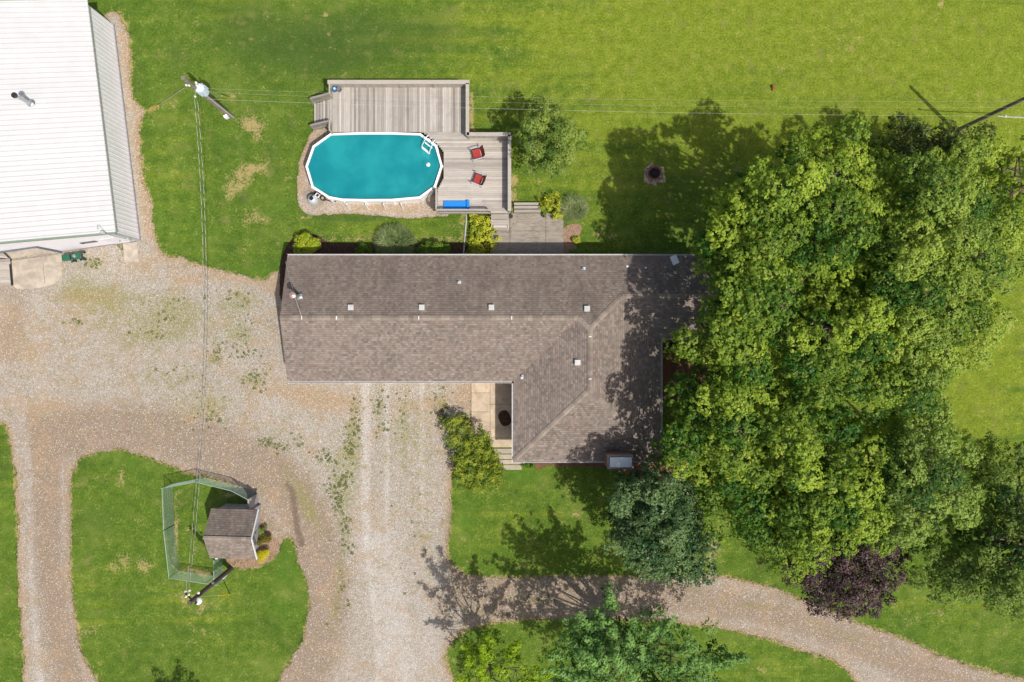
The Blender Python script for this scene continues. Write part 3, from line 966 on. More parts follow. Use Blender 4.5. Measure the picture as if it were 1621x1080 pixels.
# ------------------------------------------------------------------ foliage engine
def leaf_mesh(name, c, nrm, size, tint, mat, parent, aspect=.62, fold=.18):
    """c,nrm (N,3); size,tint (N,)"""
    N = len(c)
    nrm = nrm / (np.linalg.norm(nrm, axis=1, keepdims=True) + 1e-9)
    r = RS.normal(size=(N, 3))
    t = np.cross(nrm, r); t /= (np.linalg.norm(t, axis=1, keepdims=True) + 1e-9)
    b = np.cross(nrm, t)
    s = size[:, None]
    v0 = c - t * s * .5
    v1 = c + b * s * aspect * .5 + nrm * s * fold
    v2 = c + t * s * .5
    v3 = c - b * s * aspect * .5 + nrm * s * fold
    V = np.stack([v0, v3, v2, v1], 1).reshape(-1, 3).astype(np.float32)
    me = bpy.data.meshes.new(name)
    me.vertices.add(N * 4); me.loops.add(N * 4); me.polygons.add(N)
    me.vertices.foreach_set("co", V.ravel())
    me.loops.foreach_set("vertex_index", np.arange(N * 4, dtype=np.int32))
    me.polygons.foreach_set("loop_start", np.arange(0, N * 4, 4, dtype=np.int32))
    try: me.polygons.foreach_set("loop_total", np.full(N, 4, dtype=np.int32))
    except Exception: pass
    me.update(calc_edges=True)
    at = me.attributes.new("tint", 'FLOAT', 'POINT')
    at.data.foreach_set("value", np.repeat(tint.astype(np.float32), 4))
    return link_mesh(name, me, mat, parent)


def clump_leaves(cents, radii, flat, per, size, tints, up=.55, odd=.02, low=-.35, ros=0.0):
    """leaves on domed clumps; ros>0 gathers them into leafy rosettes of that radius (metres)"""
    C = []; Nn = []; Sz = []; T = []
    if not hasattr(per, '__len__'): per = [per] * len(cents)
    for c, r, tn, cv in zip(cents, radii, tints, per):
        n = max(6, int(cv * 5.0 * r * r / (.31 * size * size)))
        if ros > 0:
            per_r = 9
            m = max(3, n // per_r)
        else:
            m = n
        d = RS.normal(size=(m, 3))
        d /= np.linalg.norm(d, axis=1, keepdims=True)
        d[:, 2] = np.abs(d[:, 2]) * 1.0 + low * (RS.rand(m) < .45)
        rad = r * np.where(RS.rand(m) < .75, .84 + .24 * RS.rand(m), .45 + .5 * RS.rand(m))
        p = c + d * rad[:, None] * np.array([1, 1, flat])
        nn = d * (1 - up) + np.array([0, 0, up])
        t = tn + RS.normal(size=m) * .13
        if ros > 0:
            p = np.repeat(p, per_r, 0); nn = np.repeat(nn, per_r, 0); t = np.repeat(t, per_r)
            k = len(p)
            e = RS.normal(size=(k, 3)); e /= np.linalg.norm(e, axis=1, keepdims=True)
            rr = ros * (.35 + .75 * RS.rand(k))
            off = e * rr[:, None] * np.array([1, 1, .45])
            p = p + off
            nn = nn + off / ros * .75
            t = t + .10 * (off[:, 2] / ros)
        k = len(p)
        nn = nn + RS.normal(size=(k, 3)) * .20
        C.append(p); Nn.append(nn)
        Sz.append(size * (.65 + .7 * RS.rand(k)))
        t = np.clip(t + RS.normal(size=k) * .07, 0, .90)
        t[RS.rand(k) < odd] = 1.0
        T.append(t)
    return np.vstack(C), np.vstack(Nn), np.concatenate(Sz), np.concatenate(T)


def poisson(poly, spacing, tries=4000):
    xs = [p[0] for p in poly]; ys = [p[1] for p in poly]
    n = tries
    X = RS.uniform(min(xs), max(xs), n); Y = RS.uniform(min(ys), max(ys), n)
    m = inside(X, Y, poly)
    X, Y = X[m], Y[m]
    kx = []; ky = []
    for x, y in zip(X, Y):
        if kx:
            dd = (np.array(kx) - x) ** 2 + (np.array(ky) - y) ** 2
            if dd.min() < spacing * spacing: continue
        kx.append(x); ky.append(y)
    return np.array(kx), np.array(ky)


def tree(name, label, cat, outline, z_edge, z_top, mat, spacing=1.25, cr=.85, per=1.0, leaf=.2, layers=3, group=None,
         trunk_r=.28, trunk_px=None, barkm=None, jitter=1.0, density=1.0, limb_n=26, flat=.65, tint_mid=.5, tint_amp=.26, spikes=0, lobe=1.0, drop=1.5, inset=.32, ros=.17):
    zm = z_edge
    k = (1 - zm / CAMH) / S0
    poly = [((p[0] - 810.5) * k, (540 - p[1]) * k) for p in smooth_poly(outline, True, 4)]
    kx, ky = poisson(poly, spacing * .92, 9000)
    d = seg_dist(kx, ky, poly, True)
    keep = d > cr * inset
    kx, ky, d = kx[keep], ky[keep], d[keep]
    Rd = max(d.max(), 1.0)
    t = np.clip(d / Rd, 0, 1)
    dome = np.sqrt(1 - (1 - t) ** 2)
    und = (fbm(kx * .33 + 7, ky * .33 + 3, 31, 3) - .5) * 5.0 * lobe
    zt = z_edge + (z_top - z_edge) * dome + und * np.clip(t * 2, 0, 1) + RS.normal(size=len(kx)) * jitter * .6
    scl = (CAMH - zt) / (CAMH - zm)
    cx, cy = kx * scl, ky * scl          # keeps each bough over the spot surveyed from above
    cents = [np.array((a, b, c)) for a, b, c in zip(cx, cy, zt)]
    radii = list(cr * (.7 + .6 * RS.rand(len(cx))))
    tb = np.clip(tint_mid + RS.normal(size=len(cx)) * tint_amp, .05, .95)
    tops = list(cents)
    allc = list(cents); allr = list(radii); allt = list(tb)
    for L in range(1, layers):
        for i in range(len(cx)):
            dz = drop * L * (.8 + .5 * RS.rand())
            ins = 1 - .04 * L
            mx, my = kx.mean(), ky.mean()
            x = mx + (cx[i] - mx) * ins + RS.normal() * .3
            y = my + (cy[i] - my) * ins + RS.normal() * .3
            z = cents[i][2] - dz
            if z < z_edge * .35: continue
            if RS.rand() > (.9 if L == 1 else .6): continue
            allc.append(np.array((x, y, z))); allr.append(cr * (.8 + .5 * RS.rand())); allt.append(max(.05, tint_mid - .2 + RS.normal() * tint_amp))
    # spiky leading shoots
    for s in range(spikes):
        i = RS.randint(len(cx))
        b0 = cents[i]
        mx, my = kx.mean(), ky.mean()
        out = np.array((b0[0] - mx, b0[1] - my, 0.0)); out /= (np.linalg.norm(out) + .01)
        dirn = out * (.5 + .5 * RS.rand()) + np.array((0, 0, .6))
        for q in range(4):
            allc.append(b0 + dirn * (.35 * q + .3) + RS.normal(size=3) * .06); allr.append(cr * (.5 - .09 * q)); allt.append(tint_mid + .2)
    cov = [per * density] * len(cents) + [per * density * .5] * (len(allc) - len(cents))
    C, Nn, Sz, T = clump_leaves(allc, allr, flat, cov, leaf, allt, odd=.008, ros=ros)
    print(name, len(C))
    mx, my = float(kx.mean()), float(ky.mean())
    if trunk_px is not None:
        g = P(*trunk_px); mx, my = g.x, g.y
    root = empty(name, (mx, my, 0), label, cat, group)
    leaf_mesh("crown", C, Nn, Sz, T, mat, root)
    # trunk and limbs
    mb = MB()
    fork = z_top * .33
    base = Vector((mx, my, 0))
    f0 = Vector((mx + random.uniform(-.2, .2), my + random.uniform(-.2, .2), fork))
    mb.tube([base + Vector((0, 0, -.1)), base + Vector((0, 0, .25)), base.lerp(f0, .5), f0, f0 + Vector((.1, .1, z_top * .2))],
            [trunk_r * 1.5, trunk_r * 1.1, trunk_r * .95, trunk_r * .85, trunk_r * .5], 10)
    order = RS.permutation(len(tops))[:limb_n]
    for i in order:
        e = Vector(tops[i]) - Vector((0, 0, .35))
        h = fork * random.uniform(.8, 1.5)
        s = Vector((mx, my, min(h, e.z - .5)))
        m1 = s.lerp(e, .4) + Vector((random.uniform(-.3, .3), random.uniform(-.3, .3), -.1 * (e - s).length))
        m2 = s.lerp(e, .75) + Vector((random.uniform(-.25, .25), random.uniform(-.25, .25), -.04 * (e - s).length))
        r = trunk_r * random.uniform(.28, .45)
        mb.tube([s, m1, m2, e], [r, r * .7, r * .42, r * .12], 6)
        # twigs to neighbouring clumps
        dd = sorted(range(len(tops)), key=lambda q: (Vector(tops[q]) - e).length)[1:5]
        for q in dd:
            e2 = Vector(tops[q]) - Vector((0, 0, .2))
            mb.tube([m2, m2.lerp(e2, .55) + Vector((0, 0, -.1)), e2], [r * .34, r * .22, r * .06], 4)
    mb.build("trunk", barkm or M['bark'], root, smooth=True)
    return root


def shrub(name, label, cat, px, py, rx, ry, h, mat, leaf=.12, per=1.0, n=None, group=None, flat=.8, tint_mid=.5, up=.5, shape=None):
    """low plant: rx, ry in metres"""
    g = P(px, py, h * .6); g.z = 0
    root = empty(name, (g.x, g.y, 0), label, cat, group)
    per = 1.0
    n = n or max(9, int(rx * ry * 34))
    cs = []; rs = []; ts = []
    for i in range(n):
        if shape == 'box':
            x, y = RS.uniform(-1, 1, 2); zz = h * (.55 + .2 * RS.rand())
            q = 0
        else:
            a = RS.rand() * 6.283; q = math.sqrt(RS.rand()) * .78
            x, y = math.cos(a) * q, math.sin(a) * q
            zz = h * (.25 + .55 * math.sqrt(max(0, 1 - q * q)))
        cs.append(np.array((g.x + x * rx, g.y + y * ry, zz)))
        rs.append(min(min(rx, ry) * .5, .26) * (.7 + .5 * RS.rand())); ts.append(np.clip(tint_mid + RS.normal() * .15, .05, .9))
    C, Nn, Sz, T = clump_leaves(cs, rs, flat, per, leaf, ts, up=up, odd=.02)
    C[:, 2] = np.maximum(C[:, 2], .04)
    leaf_mesh("foliage", C, Nn, Sz, T, mat, root, aspect=.7)
    mb = MB()
    for c in cs[:14]:
        b = Vector((g.x + (c[0] - g.x) * .15, g.y + (c[1] - g.y) * .15, .0))
        mb.tube([b, b.lerp(Vector(c), .5) + Vector((0, 0, .04)), Vector(c)], [.018, .013, .005], 5)
    mb.build("stem", M['bark'], root)
    return root


def blades_mesh(name, bases, dirs, lens, widths, tints, mat, parent=None):
    """each blade: bent strip of two quads, numpy"""
    N = len(bases)
    side = np.cross(dirs, np.array([0, 0, 1.0])); side /= (np.linalg.norm(side, axis=1, keepdims=True) + 1e-6)
    out = dirs.copy(); out[:, 2] = 0
    L = lens[:, None]; w = widths[:, None]
    p0 = bases; p1 = bases + (dirs * .55 + np.array([0, 0, .35])) * L * .6; p2 = bases + dirs * L + out * L * .15
    V = np.stack([p0 - side * w * .5, p0 + side * w * .5, p1 + side * w * .4, p1 - side * w * .4, p2], 1).reshape(-1, 3)
    ix = np.arange(N) * 5
    faces = []
    q = np.stack([ix, ix + 1, ix + 2, ix + 3], 1); t = np.stack([ix + 3, ix + 2, ix + 4], 1)
    me = bpy.data.meshes.new(name)
    me.vertices.add(N * 5); me.loops.add(N * 7); me.polygons.add(N * 2)
    me.vertices.foreach_set("co", V.astype(np.float32).ravel())
    loops = np.concatenate([q, t], 1).ravel().astype(np.int32)
    me.loops.foreach_set("vertex_index", loops)
    st = np.stack([np.arange(N) * 7, np.arange(N) * 7 + 4], 1).ravel().astype(np.int32)
    me.polygons.foreach_set("loop_start", st)
    try: me.polygons.foreach_set("loop_total", np.tile(np.array([4, 3], dtype=np.int32), N))
    except Exception: pass
    me.update(calc_edges=True)
    at = me.attributes.new("tint", 'FLOAT', 'POINT')
    at.data.foreach_set("value", np.repeat(tints.astype(np.float32), 5))
    return link_mesh(name, me, mat, parent)


def grass_plant(name, label, px, py, r, h, mat, n=900, group=None):
    g = P(px, py, h * .4); g.z = 0
    root = empty(name, (g.x, g.y, 0), label, "ornamental grass", group)
    a = RS.rand(n) * 6.283; q = np.sqrt(RS.rand(n)) * r * .8
    b = np.stack([g.x + np.cos(a) * q, g.y + np.sin(a) * q * .85, h * .55 * (1 - (q / r) ** 2) * RS.rand(n) * (.3 + 1.3 * vnoise(g.x + np.cos(a) * q * 3.3, g.y + np.sin(a) * q * 3.3, 3))], 1)
    a2 = a + RS.normal(size=n) * 1.1
    lean = .25 + .55 * (q / r) + RS.rand(n) * .5
    d = np.stack([np.cos(a2) * lean, np.sin(a2) * lean, np.ones(n) * .8], 1) + RS.normal(size=(n, 3)) * .25
    d /= np.linalg.norm(d, axis=1, keepdims=True)
    ln = h * (.30 + .30 * RS.rand(n))
    blades_mesh("blades", b, d, ln, np.full(n, .045), np.clip(-.15 + 1.3 * fbm(b[:, 0] * 3.2, b[:, 1] * 3.2, 8, 3) + RS.normal(size=n) * .16, 0, 1), mat, root)
    return root


# ------------------------------------------------------------------ HOUSE
EZ = 2.75; PIT = .35
roofN = 5.40; roofS = -2.56; gx = -14.23; sx0, sx1, sy0 = .10, 9.42, -7.60; ex = 12.85; ey = .16


def rz_(d): return EZ + PIT * d


house = empty("ranch_house", (0, 0, 0), "long L-shaped ranch house with brown shingle roof and white gutters", "house")
hw = (roofN - roofS) / 2; ridgeY = (roofN + roofS) / 2; zW = rz_(hw)
sw = (sx1 - sx0) / 2; ridgeX = (sx0 + sx1) / 2; zS = rz_(sw)
ew = (roofN - ey) / 2; ridgeE = (roofN + ey) / 2; zE = rz_(ew)
Js = (ridgeX, sy0 + sw, zS)
Jn = (ridgeX, roofN - sw, zS)
Jw = (sx0 + hw, ridgeY, zW)
Je = (sx1 - ew, ridgeE, zE)
planes = [
    # verts, eave origin, eave dir, up dir
    ([(gx, roofN, EZ), (gx, ridgeY, zW), Jw, Jn, Je, (ex, ridgeE, zE), (ex, roofN, EZ)], (gx, roofN), (1, 0), (0, -1)),
    ([(gx, roofS, EZ), (sx0, roofS, EZ), Jw, (gx, ridgeY, zW)], (gx, roofS), (1, 0), (0, 1)),
    ([(sx0, roofS, EZ), (sx0, sy0, EZ), Js, Jn, Jw], (sx0, sy0), (0, 1), (1, 0)),
    ([(sx0, sy0, EZ), (sx1, sy0, EZ), Js], (sx0, sy0), (1, 0), (0, 1)),
    ([(sx1, sy0, EZ), (sx1, ey, EZ), Je, Jn, Js], (sx1, sy0), (0, 1), (-1, 0)),
    ([(sx1, ey, EZ), (ex, ey, EZ), (ex, ridgeE, zE), Je], (sx1, ey), (1, 0), (0, 1)),
]
outline_h = [(gx, roofN), (gx, roofS), (sx0, roofS), (sx0, sy0), (sx1, sy0), (sx1, ey), (ex, ey), (ex, roofN)]


def roof_mesh(name, planes, skirt, mat, parent, thick=.14, soffit=None):
    vs = []; fs = []; uvs = []
    slope = math.sqrt(1 + PIT * PIT)
    for pv, o, e, u in planes:
        b = len(vs)
        nn = (Vector(pv[1]) - Vector(pv[0])).cross(Vector(pv[2]) - Vector(pv[0]))
        seq = list(pv) if nn.z > 0 else list(reversed(pv))
        for p in seq:
            vs.append(tuple(p))
        fs.append(tuple(range(b, b + len(seq))))
        for p in seq:
            dx, dy = p[0] - o[0], p[1] - o[1]
            uvs.append((dx * e[0] + dy * e[1] + o[0] * 3.7, (dx * u[0] + dy * u[1]) * slope + .002))
    for a, bb_ in skirt:
        b = len(vs)
        vs += [a, bb_, (bb_[0], bb_[1], bb_[2] - thick), (a[0], a[1], a[2] - thick)]
        fs.append((b, b + 1, b + 2, b + 3)); uvs += [(0, .05)] * 4
    if soffit:
        b = len(vs)
        vs += [(p[0], p[1], soffit[1]) for p in soffit[0]]
        fs.append(tuple(range(b, b + len(soffit[0])))); uvs += [(0, .05)] * len(soffit[0])
    me = bpy.data.meshes.new(name)
    me.from_pydata(vs, [], fs)
    uv = me.uv_layers.new(name="UVMap")
    li = 0
    for f_ in fs:
        for vi in f_:
            uv.data[li].uv = uvs[vi]; li += 1
    return link_mesh(name, me, mat, parent)


skirt = []
for i in range(len(outline_h)):
    a = outline_h[i]; b = outline_h[(i + 1) % len(outline_h)]
    if a[0] == b[0] == gx:
        skirt += [((gx, roofN, EZ), (gx, ridgeY, zW)), ((gx, ridgeY, zW), (gx, roofS, EZ))]
    elif a[0] == b[0] == ex:
        skirt += [((ex, ey, EZ), (ex, ridgeE, zE)), ((ex, ridgeE, zE), (ex, roofN, EZ))]
    else:
        skirt.append(((a[0], a[1], EZ), (b[0], b[1], EZ)))
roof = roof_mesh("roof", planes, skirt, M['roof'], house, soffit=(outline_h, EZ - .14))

# walls
def wall_run(mb, pts, z0, z1):
    for i in range(len(pts)):
        a, b = pts[i], pts[(i + 1) % len(pts)]
        mb.quad((a[0], a[1], z0), (b[0], b[1], z0), (b[0], b[1], z1), (a[0], a[1], z1))


i_ = .42
wl = [(gx + .22, roofN - i_), (gx + .22, roofS + i_), (sx0 + i_, roofS + i_), (sx0 + i_, sy0 + i_), (sx1 - i_, sy0 + i_), (sx1 - i_, ey + i_), (ex - .25, ey + i_), (ex - .25, roofN - i_)]
mb = MB(); wall_run(mb, wl, 0, EZ - .14)
xg = gx + .22
mb.quad((xg, roofN - i_, EZ - .14), (xg, roofS + i_, EZ - .14), (xg, ridgeY, zW - .12))
mb.quad((ex - .25, roofN - i_, EZ - .14), (ex - .25, ey + i_, EZ - .14), (ex - .25, ridgeE, zE - .12))
mb.build("wall", M['wall'], house)


def ridge_line(a, b, w=.16, seg=.28, z=.012):
    """cap shingles laid over a ridge or hip"""
    mb = MB()
    a, b = Vector(a), Vector(b)
    L = (b - a).length; n = max(1, int(L / seg))
    d = (b - a).normalized()
    s = d.cross(Vector((0, 0, 1))).normalized()
    for i in range(n):
        p = a.lerp(b, i / n); q = a.lerp(b, (i + 1.05) / n)
        mb.t = RS.rand()
        dr = .30 if abs(d.z) < .05 else .22
        lift0 = z + .002; lift1 = z + .024
        vs = []
        for (c, l) in ((p, lift1), (q, lift0)):
            vs += [c + s * w + Vector((0, 0, l - w * dr)), c + Vector((0, 0, l + .012)), c - s * w + Vector((0, 0, l - w * dr))]
        mb.add(vs, [(0, 1, 4, 3), (1, 2, 5, 4), (0, 3, 3 + 0, 0)][:2] + [(0, 2, 1)])
    return mb


def caps(pairs, parent, mat, w=.16):
    mb = MB()
    for a, b in pairs:
        m = ridge_line(a, b, w)
        k0 = len(mb.v); mb.v += m.v; mb.tn += m.tn; mb.f += [tuple(i + k0 for i in f_) for f_ in m.f]
    mb.build("ridge_cap", mat, parent)


caps([((gx, ridgeY, zW), Jw), (Jw, Jn), (Jn, Je), (Je, (ex, ridgeE, zE)), (Js, Jn), ((sx0, sy0, EZ), Js), ((sx1, sy0, EZ), Js)], house, M['cap'])


def gutter(a, b, out, parent, name="gutter", mat=None, w=.11, h=.12, z=EZ):
    a, b = Vector((a[0], a[1], z)), Vector((b[0], b[1], z)); o = Vector((out[0], out[1], 0))
    mb = MB(); t = .012
    top = -.015
    def strip(p0, p1, z0, z1):
        A, B = a + o * p0, b + o * p0; C, D = a + o * p1, b + o * p1
        mb.add([A + Vector((0, 0, z0)), B + Vector((0, 0, z0)), D + Vector((0, 0, z0)), C + Vector((0, 0, z0)),
                A + Vector((0, 0, z1)), B + Vector((0, 0, z1)), D + Vector((0, 0, z1)), C + Vector((0, 0, z1))],
               [(0, 3, 2, 1), (4, 5, 6, 7), (0, 1, 5, 4), (1, 2, 6, 5), (2, 3, 7, 6), (3, 0, 4, 7)])
    strip(.003, .003 + t, top - h, top)
    strip(w - t * 2, w, top - h, top + .006)
    strip(.003 + t, w - t * 2, top - h, top - h + t)
    d = (b - a); n = max(1, int(d.length / 2.2))
    for i in range(n + 1):
        c = a + d * ((i + .3) / (n + .6)) + o * (w * .5) + Vector((0, 0, top - .012))
        ang = math.atan2(d.y, d.x)
        mb.rbox(c, .03, w * .9, .012, ang)
    return mb.build(name, mat or M['gutter'], parent)


gutter((gx, roofN), (ex, roofN), (0, 1), house)
gutter((gx + .05, roofS), (sx0 - .13, roofS), (0, -1), house)
gutter((sx0, roofS - .13), (sx0, sy0 - .13), (-1, 0), house)
gutter((sx0, sy0), (5.86, sy0), (0, -1), house)
gutter((7.5, sy0), (sx1, sy0), (0, -1), house)
gutter((sx1, sy0 - .13), (sx1, ey - .13), (1, 0), house)
gutter((sx1, ey), (ex, ey), (0, -1), house)
mb = MB()
mb.tube([(sx1 + .1, -6.85, .14), (sx1 + .95, -6.9, .08)], .05, 8)
mb.tube([(sx1 - .3, -6.85, 2.4), (sx1 - .32, -6.85, .2), (sx1 + .1, -6.85, .14)], .045, 8)
mb.build("downspout", M['white'], house)

# windows, doors
def window(x, y, w, face, z0=1.0, z1=2.15):
    fr = MB(); gl = MB()
    dx, dy = {'N': (0, .04), 'S': (0, -.04), 'E': (.04, 0), 'W': (-.04, 0)}[face]
    if dx == 0:
        fr.box(x - w / 2 - .07, x + w / 2 + .07, y + min(0, dy), y + max(0, dy), z0 - .07, z1 + .07)
        f_ = fr.build("window", M['white'], house)
        for s in (-1, 1):
            gl.box(x + s * w / 4 - w / 4 + .03, x + s * w / 4 + w / 4 - .03, y + min(dy, dy * 1.2), y + max(dy, dy * 1.2), z0, z1)
    else:
        fr.box(x + min(0, dx), x + max(0, dx), y - w / 2 - .07, y + w / 2 + .07, z0 - .07, z1 + .07)
        f_ = fr.build("window", M['white'], house)
        for s in (-1, 1):
            gl.box(x + min(dx, dx * 1.2), x + max(dx, dx * 1.2), y + s * w / 4 - w / 4 + .03, y + s * w / 4 + w / 4 - .03, z0, z1)
    gl.build("pane", M['glass'], f_)


for x in (-11.5, -8.5, -5.5, 5.5, 9.0): window(x, roofN - i_, 1.3, 'N')
for y in (-5.8,): window(sx0 + i_, y, 1.2, 'W')
for x in (2.4, 4.6, 8.2): window(x, sy0 + i_, 1.2, 'S')
window(sx1 - i_, -5.5, 1.4, 'E')
for xc in (-9.6, -6.3):
    mb = MB(); mb.box(xc - 1.25, xc + 1.25, roofS + i_ - .05, roofS + i_ - .002, 0.02, 2.2)
    for r in range(1, 4): mb.box(xc - 1.25, xc + 1.25, roofS + i_ - .056, roofS + i_ - .05, r * .55 - .02, r * .55 + .02)
    mb.build("garage_door", M['white'], house)
mb = MB(); mb.box(.45, .515, -4.1, -3.15, .12, 2.15); d_ = mb.build("front_door", M['brick'], house)
mb = MB(); mb.lathe((.43, -3.3, 1.05), [(.03, -.03), (.035, 0), (.03, .03)], 8); mb.build("handle", M['steel'], d_)
mb = MB(); mb.box(-.6, 1.2, roofN - i_ + .002, roofN - i_ + .05, .08, 2.15); d_ = mb.build("patio_door", M['white'], house)
mb = MB(); mb.box(-.5, .25, roofN - i_ + .05, roofN - i_ + .06, .2, 2.05); mb.box(.35, 1.1, roofN - i_ + .05, roofN - i_ + .06, .2, 2.05); mb.build("pane", M['glass'], d_)


def roof_z(x, y):
    def w_(n, s): return min(n, s)
    N = rz_(roofN - y)
    c = []
    if x < sx0 + hw: c.append(min(N, rz_(y - roofS)))
    c.append(min(N, rz_(x - sx0), rz_(sx1 - x), rz_(y - sy0)))
    if x > Je[0]: c.append(min(N, rz_(y - ey)))
    return max(c)


def on_roof(px, py):
    z = 3.3
    for _ in range(6):
        p = P(px, py, z); z = roof_z(p.x, p.y)
    return P(px, py, z)


# box vents
for px, py in ((556, 487), (668, 487), (778, 487), (929, 489), (914, 574)):
    p = on_roof(px, py)
    mb = MB()
    mb.rbox(p + Vector((0, 0, .05)), .26, .26, .14, 0)
    mb.rbox(p + Vector((0, 0, .135)), .345, .345, .035, 0)
    mb.build("roof_vent", M['trim'], house, bevel=.01)
for px, py in ((727, 448), (924, 426), (827, 597)):
    p = on_roof(px, py)
    mb = MB()
    mb.rbox(p + Vector((0, 0, .012)), .22, .26, .012, 0, rx=.0)
    mb.tube([p + Vector((0, 0, -.05)), p + Vector((0, 0, .28))], .05, 12)
    mb.build("vent_pipe", M['greymetal'], house)
for px in (478, 533, 663, 810):
    mb = MB(); p = P(px, 505, zW); mb.rbox((p.x, ridgeY, zW + .045), .05, .22, .02, 0); mb.build("ridge_bracket", M['white'], house)
for py in (533, 600):
    mb = MB(); p = P(932, py, zS); mb.rbox((ridgeX, p.y, zS + .045), .16, .05, .02); mb.build("ridge_bracket", M['white'], house)
for px, py in ((993, 422), (1022, 424)):
    p = on_roof(px, py); mb = MB(); mb.rbox(p + Vector((0, 0, .03)), .12, .1, .03); mb.build("roof_patch", M['white'], house)

# flue with rain cap
p = on_roof(475, 470)
fl = MB()
fl.rbox(p + Vector((0, 0, .06)), .34, .34, .16, .2)
fl.build("flue_base", M['steel'], house, bevel=.01)
mb = MB()
mb.tube([p + Vector((0, 0, .1)), p + Vector((0, 0, 1.35))], .10, 16)
mb.build("flue_pipe", M['steel'], house, smooth=False)
mb = MB()
mb.lathe(p + Vector((0, 0, 1.32)), [(.11, 0), (.17, .05), (.17, .10), (.13, .12), (.19, .15), (.02, .25)], 18)
mb.build("flue_cap", simple("copper toned cap", (.62, .45, .38), .4, .5, .15, 9), house)
mb = MB()
e1 = on_roof(452, 414); e2 = on_roof(478, 502)
mb.tube([p + Vector((0, 0, 1.1)), e1 + Vector((0, 0, .02))], .012, 4)
mb.tube([p + Vector((0, 0, 1.1)), e2 + Vector((0, 0, .04))], .012, 4)
mb.build("guy_wire", M['wire'], house)
# rust stain board below the flue on the shingles
a = on_roof(452, 455)
mb = MB()

# chimney
chx, chy = 6.42 + .18, -7.35
mb = MB()
mb.box(chx - .75, chx + .75, chy - .42, chy + .40, 0, 4.25)
mb.box(chx - .79, chx + .79, chy - .46, chy + .44, 4.25, 4.42)
mb.build("chimney", M['brick'], house)
mb = MB()
mb.box(chx - .66, chx + .66, chy - .30, chy + .30, 4.60, 4.64)
mb.build("chimney_cap", M['whitemetal'], house, bevel=.01)
mb = MB()
for sx_ in (-.6, .6):
    for sy_ in (-.25, .25):
        mb.box(chx + sx_ - .02, chx + sx_ + .02, chy + sy_ - .02, chy + sy_ + .02, 4.42, 4.60)
mb.box(chx - .3, chx + .3, chy - .18, chy + .18, 4.42, 4.52)
mb.build("cap_support", M['darkmetal'], house)

# tilted white panel on the roof
p = on_roof(1065, 413)
dish = empty("dish_antenna", p, "small tilted white panel on a bracket near the north eave", "antenna")
mb = MB(); mb.rbox(p + Vector((0, 0, .5)), .42, .58, .04, math.radians(25), rx=.18); mb.build("panel", M['whitemetal'], dish, bevel=.015)
mb = MB(); mb.tube([p + Vector((.05, -.2, -.02)), p + Vector((.03, -.15, .3)), p + Vector((0, 0, .48))], .022, 8); mb.rbox(p + Vector((.05, -.2, 0)), .18, .18, .02)
mb.build("mast", M['steel'], dish)

# ------------------------------------------------------------------ FRONT WALK
walk = empty("front_walkway", (-1.9, -4.5, 0), "tan concrete walkway slabs along the front entry", "walkway")


def slabs(cells, z0, z1, mat, parent, name):
    mb = MB()
    for (x0, x1, y0, y1) in cells:
        mb.t = RS.rand()
        mb.box(x0 + .008, x1 - .008, y0 + .008, y1 - .008, z0, z1)
    return mb.build(name, mat, parent, bevel=.01)


X = lambda px: (px - 810.5) / S0
Yp = lambda py: (540 - py) / S0
slabs([(X(746), X(776), Yp(622), Yp(600)), (X(746), X(776), Yp(652), Yp(622)), (X(746), X(776), Yp(690), Yp(652))], 0, .075, M['walk'], walk, "slab")
slabs([(X(776), X(822), Yp(640), Yp(600)), (X(776), X(822), Yp(692), Yp(640)), (X(776), X(822), Yp(708), Yp(692))], 0, .082, M['walk'], walk, "slab")
o = tag(MB().build("x", None) if False else slabs([(X(782), X(832), Yp(718), Yp(710))], 0, .055, M['stone'], walk, "step"))
slabs([(X(786), X(832), Yp(727), Yp(719))], 0, .04, M['stone'], walk, "step")
slabs([(X(790), X(832), Yp(735), Yp(728))], 0, .03, M['stone'], walk, "step")
slabs([(X(797), X(826), Yp(744), Yp(736))], 0, .02, M['stone'], walk, "step")
mb = MB()
blob = [(P(799 + 10 * math.cos(a) * (1 + .2 * math.sin(2 * a)), 662 + 13 * math.sin(a), 0).xy) for a in [i * .45 for i in range(14)]]
mb.prism([tuple(q) for q in blob], .083, .10)
o = mb.build("planting_pocket", M['mulch'], walk)

# patio
patio = empty("concrete_patio", (1, 7, 0), "grey weathered concrete patio slab behind the house", "patio")
px_ = [X(778.5), X(807), X(864), X(892)]
py_ = [4.98, Yp(366), Yp(338)]
cells = []
for i in range(3):
    for j in range(2):
        cells.append((px_[i], px_[i + 1], py_[j], py_[j + 1]))
slabs(cells, 0, .07, M['patio'], patio, "slab")
# timber steps east of deck
tsteps = empty("timber_steps", (2, 9, 0), "three pale timber steps between the deck and the yellow hostas", "steps")
for k, (a, b) in enumerate(((322.5, 326), (327.2, 331.3), (332.5, 337.2))):
    mb = MB(); mb.t = RS.rand()
    mb.box(X(813.5), X(852 + k * 2), Yp(b), Yp(a), 0.0, .40 - k * .12)
    mb.build("tread", M['deckX'], tsteps, bevel=.012)
mb = MB()
for a in (326.6, 331.9): mb.box(X(813.5), X(852), Yp(a + .45), Yp(a - .45), 0, .14)
mb.build("riser", M['soil'], tsteps)

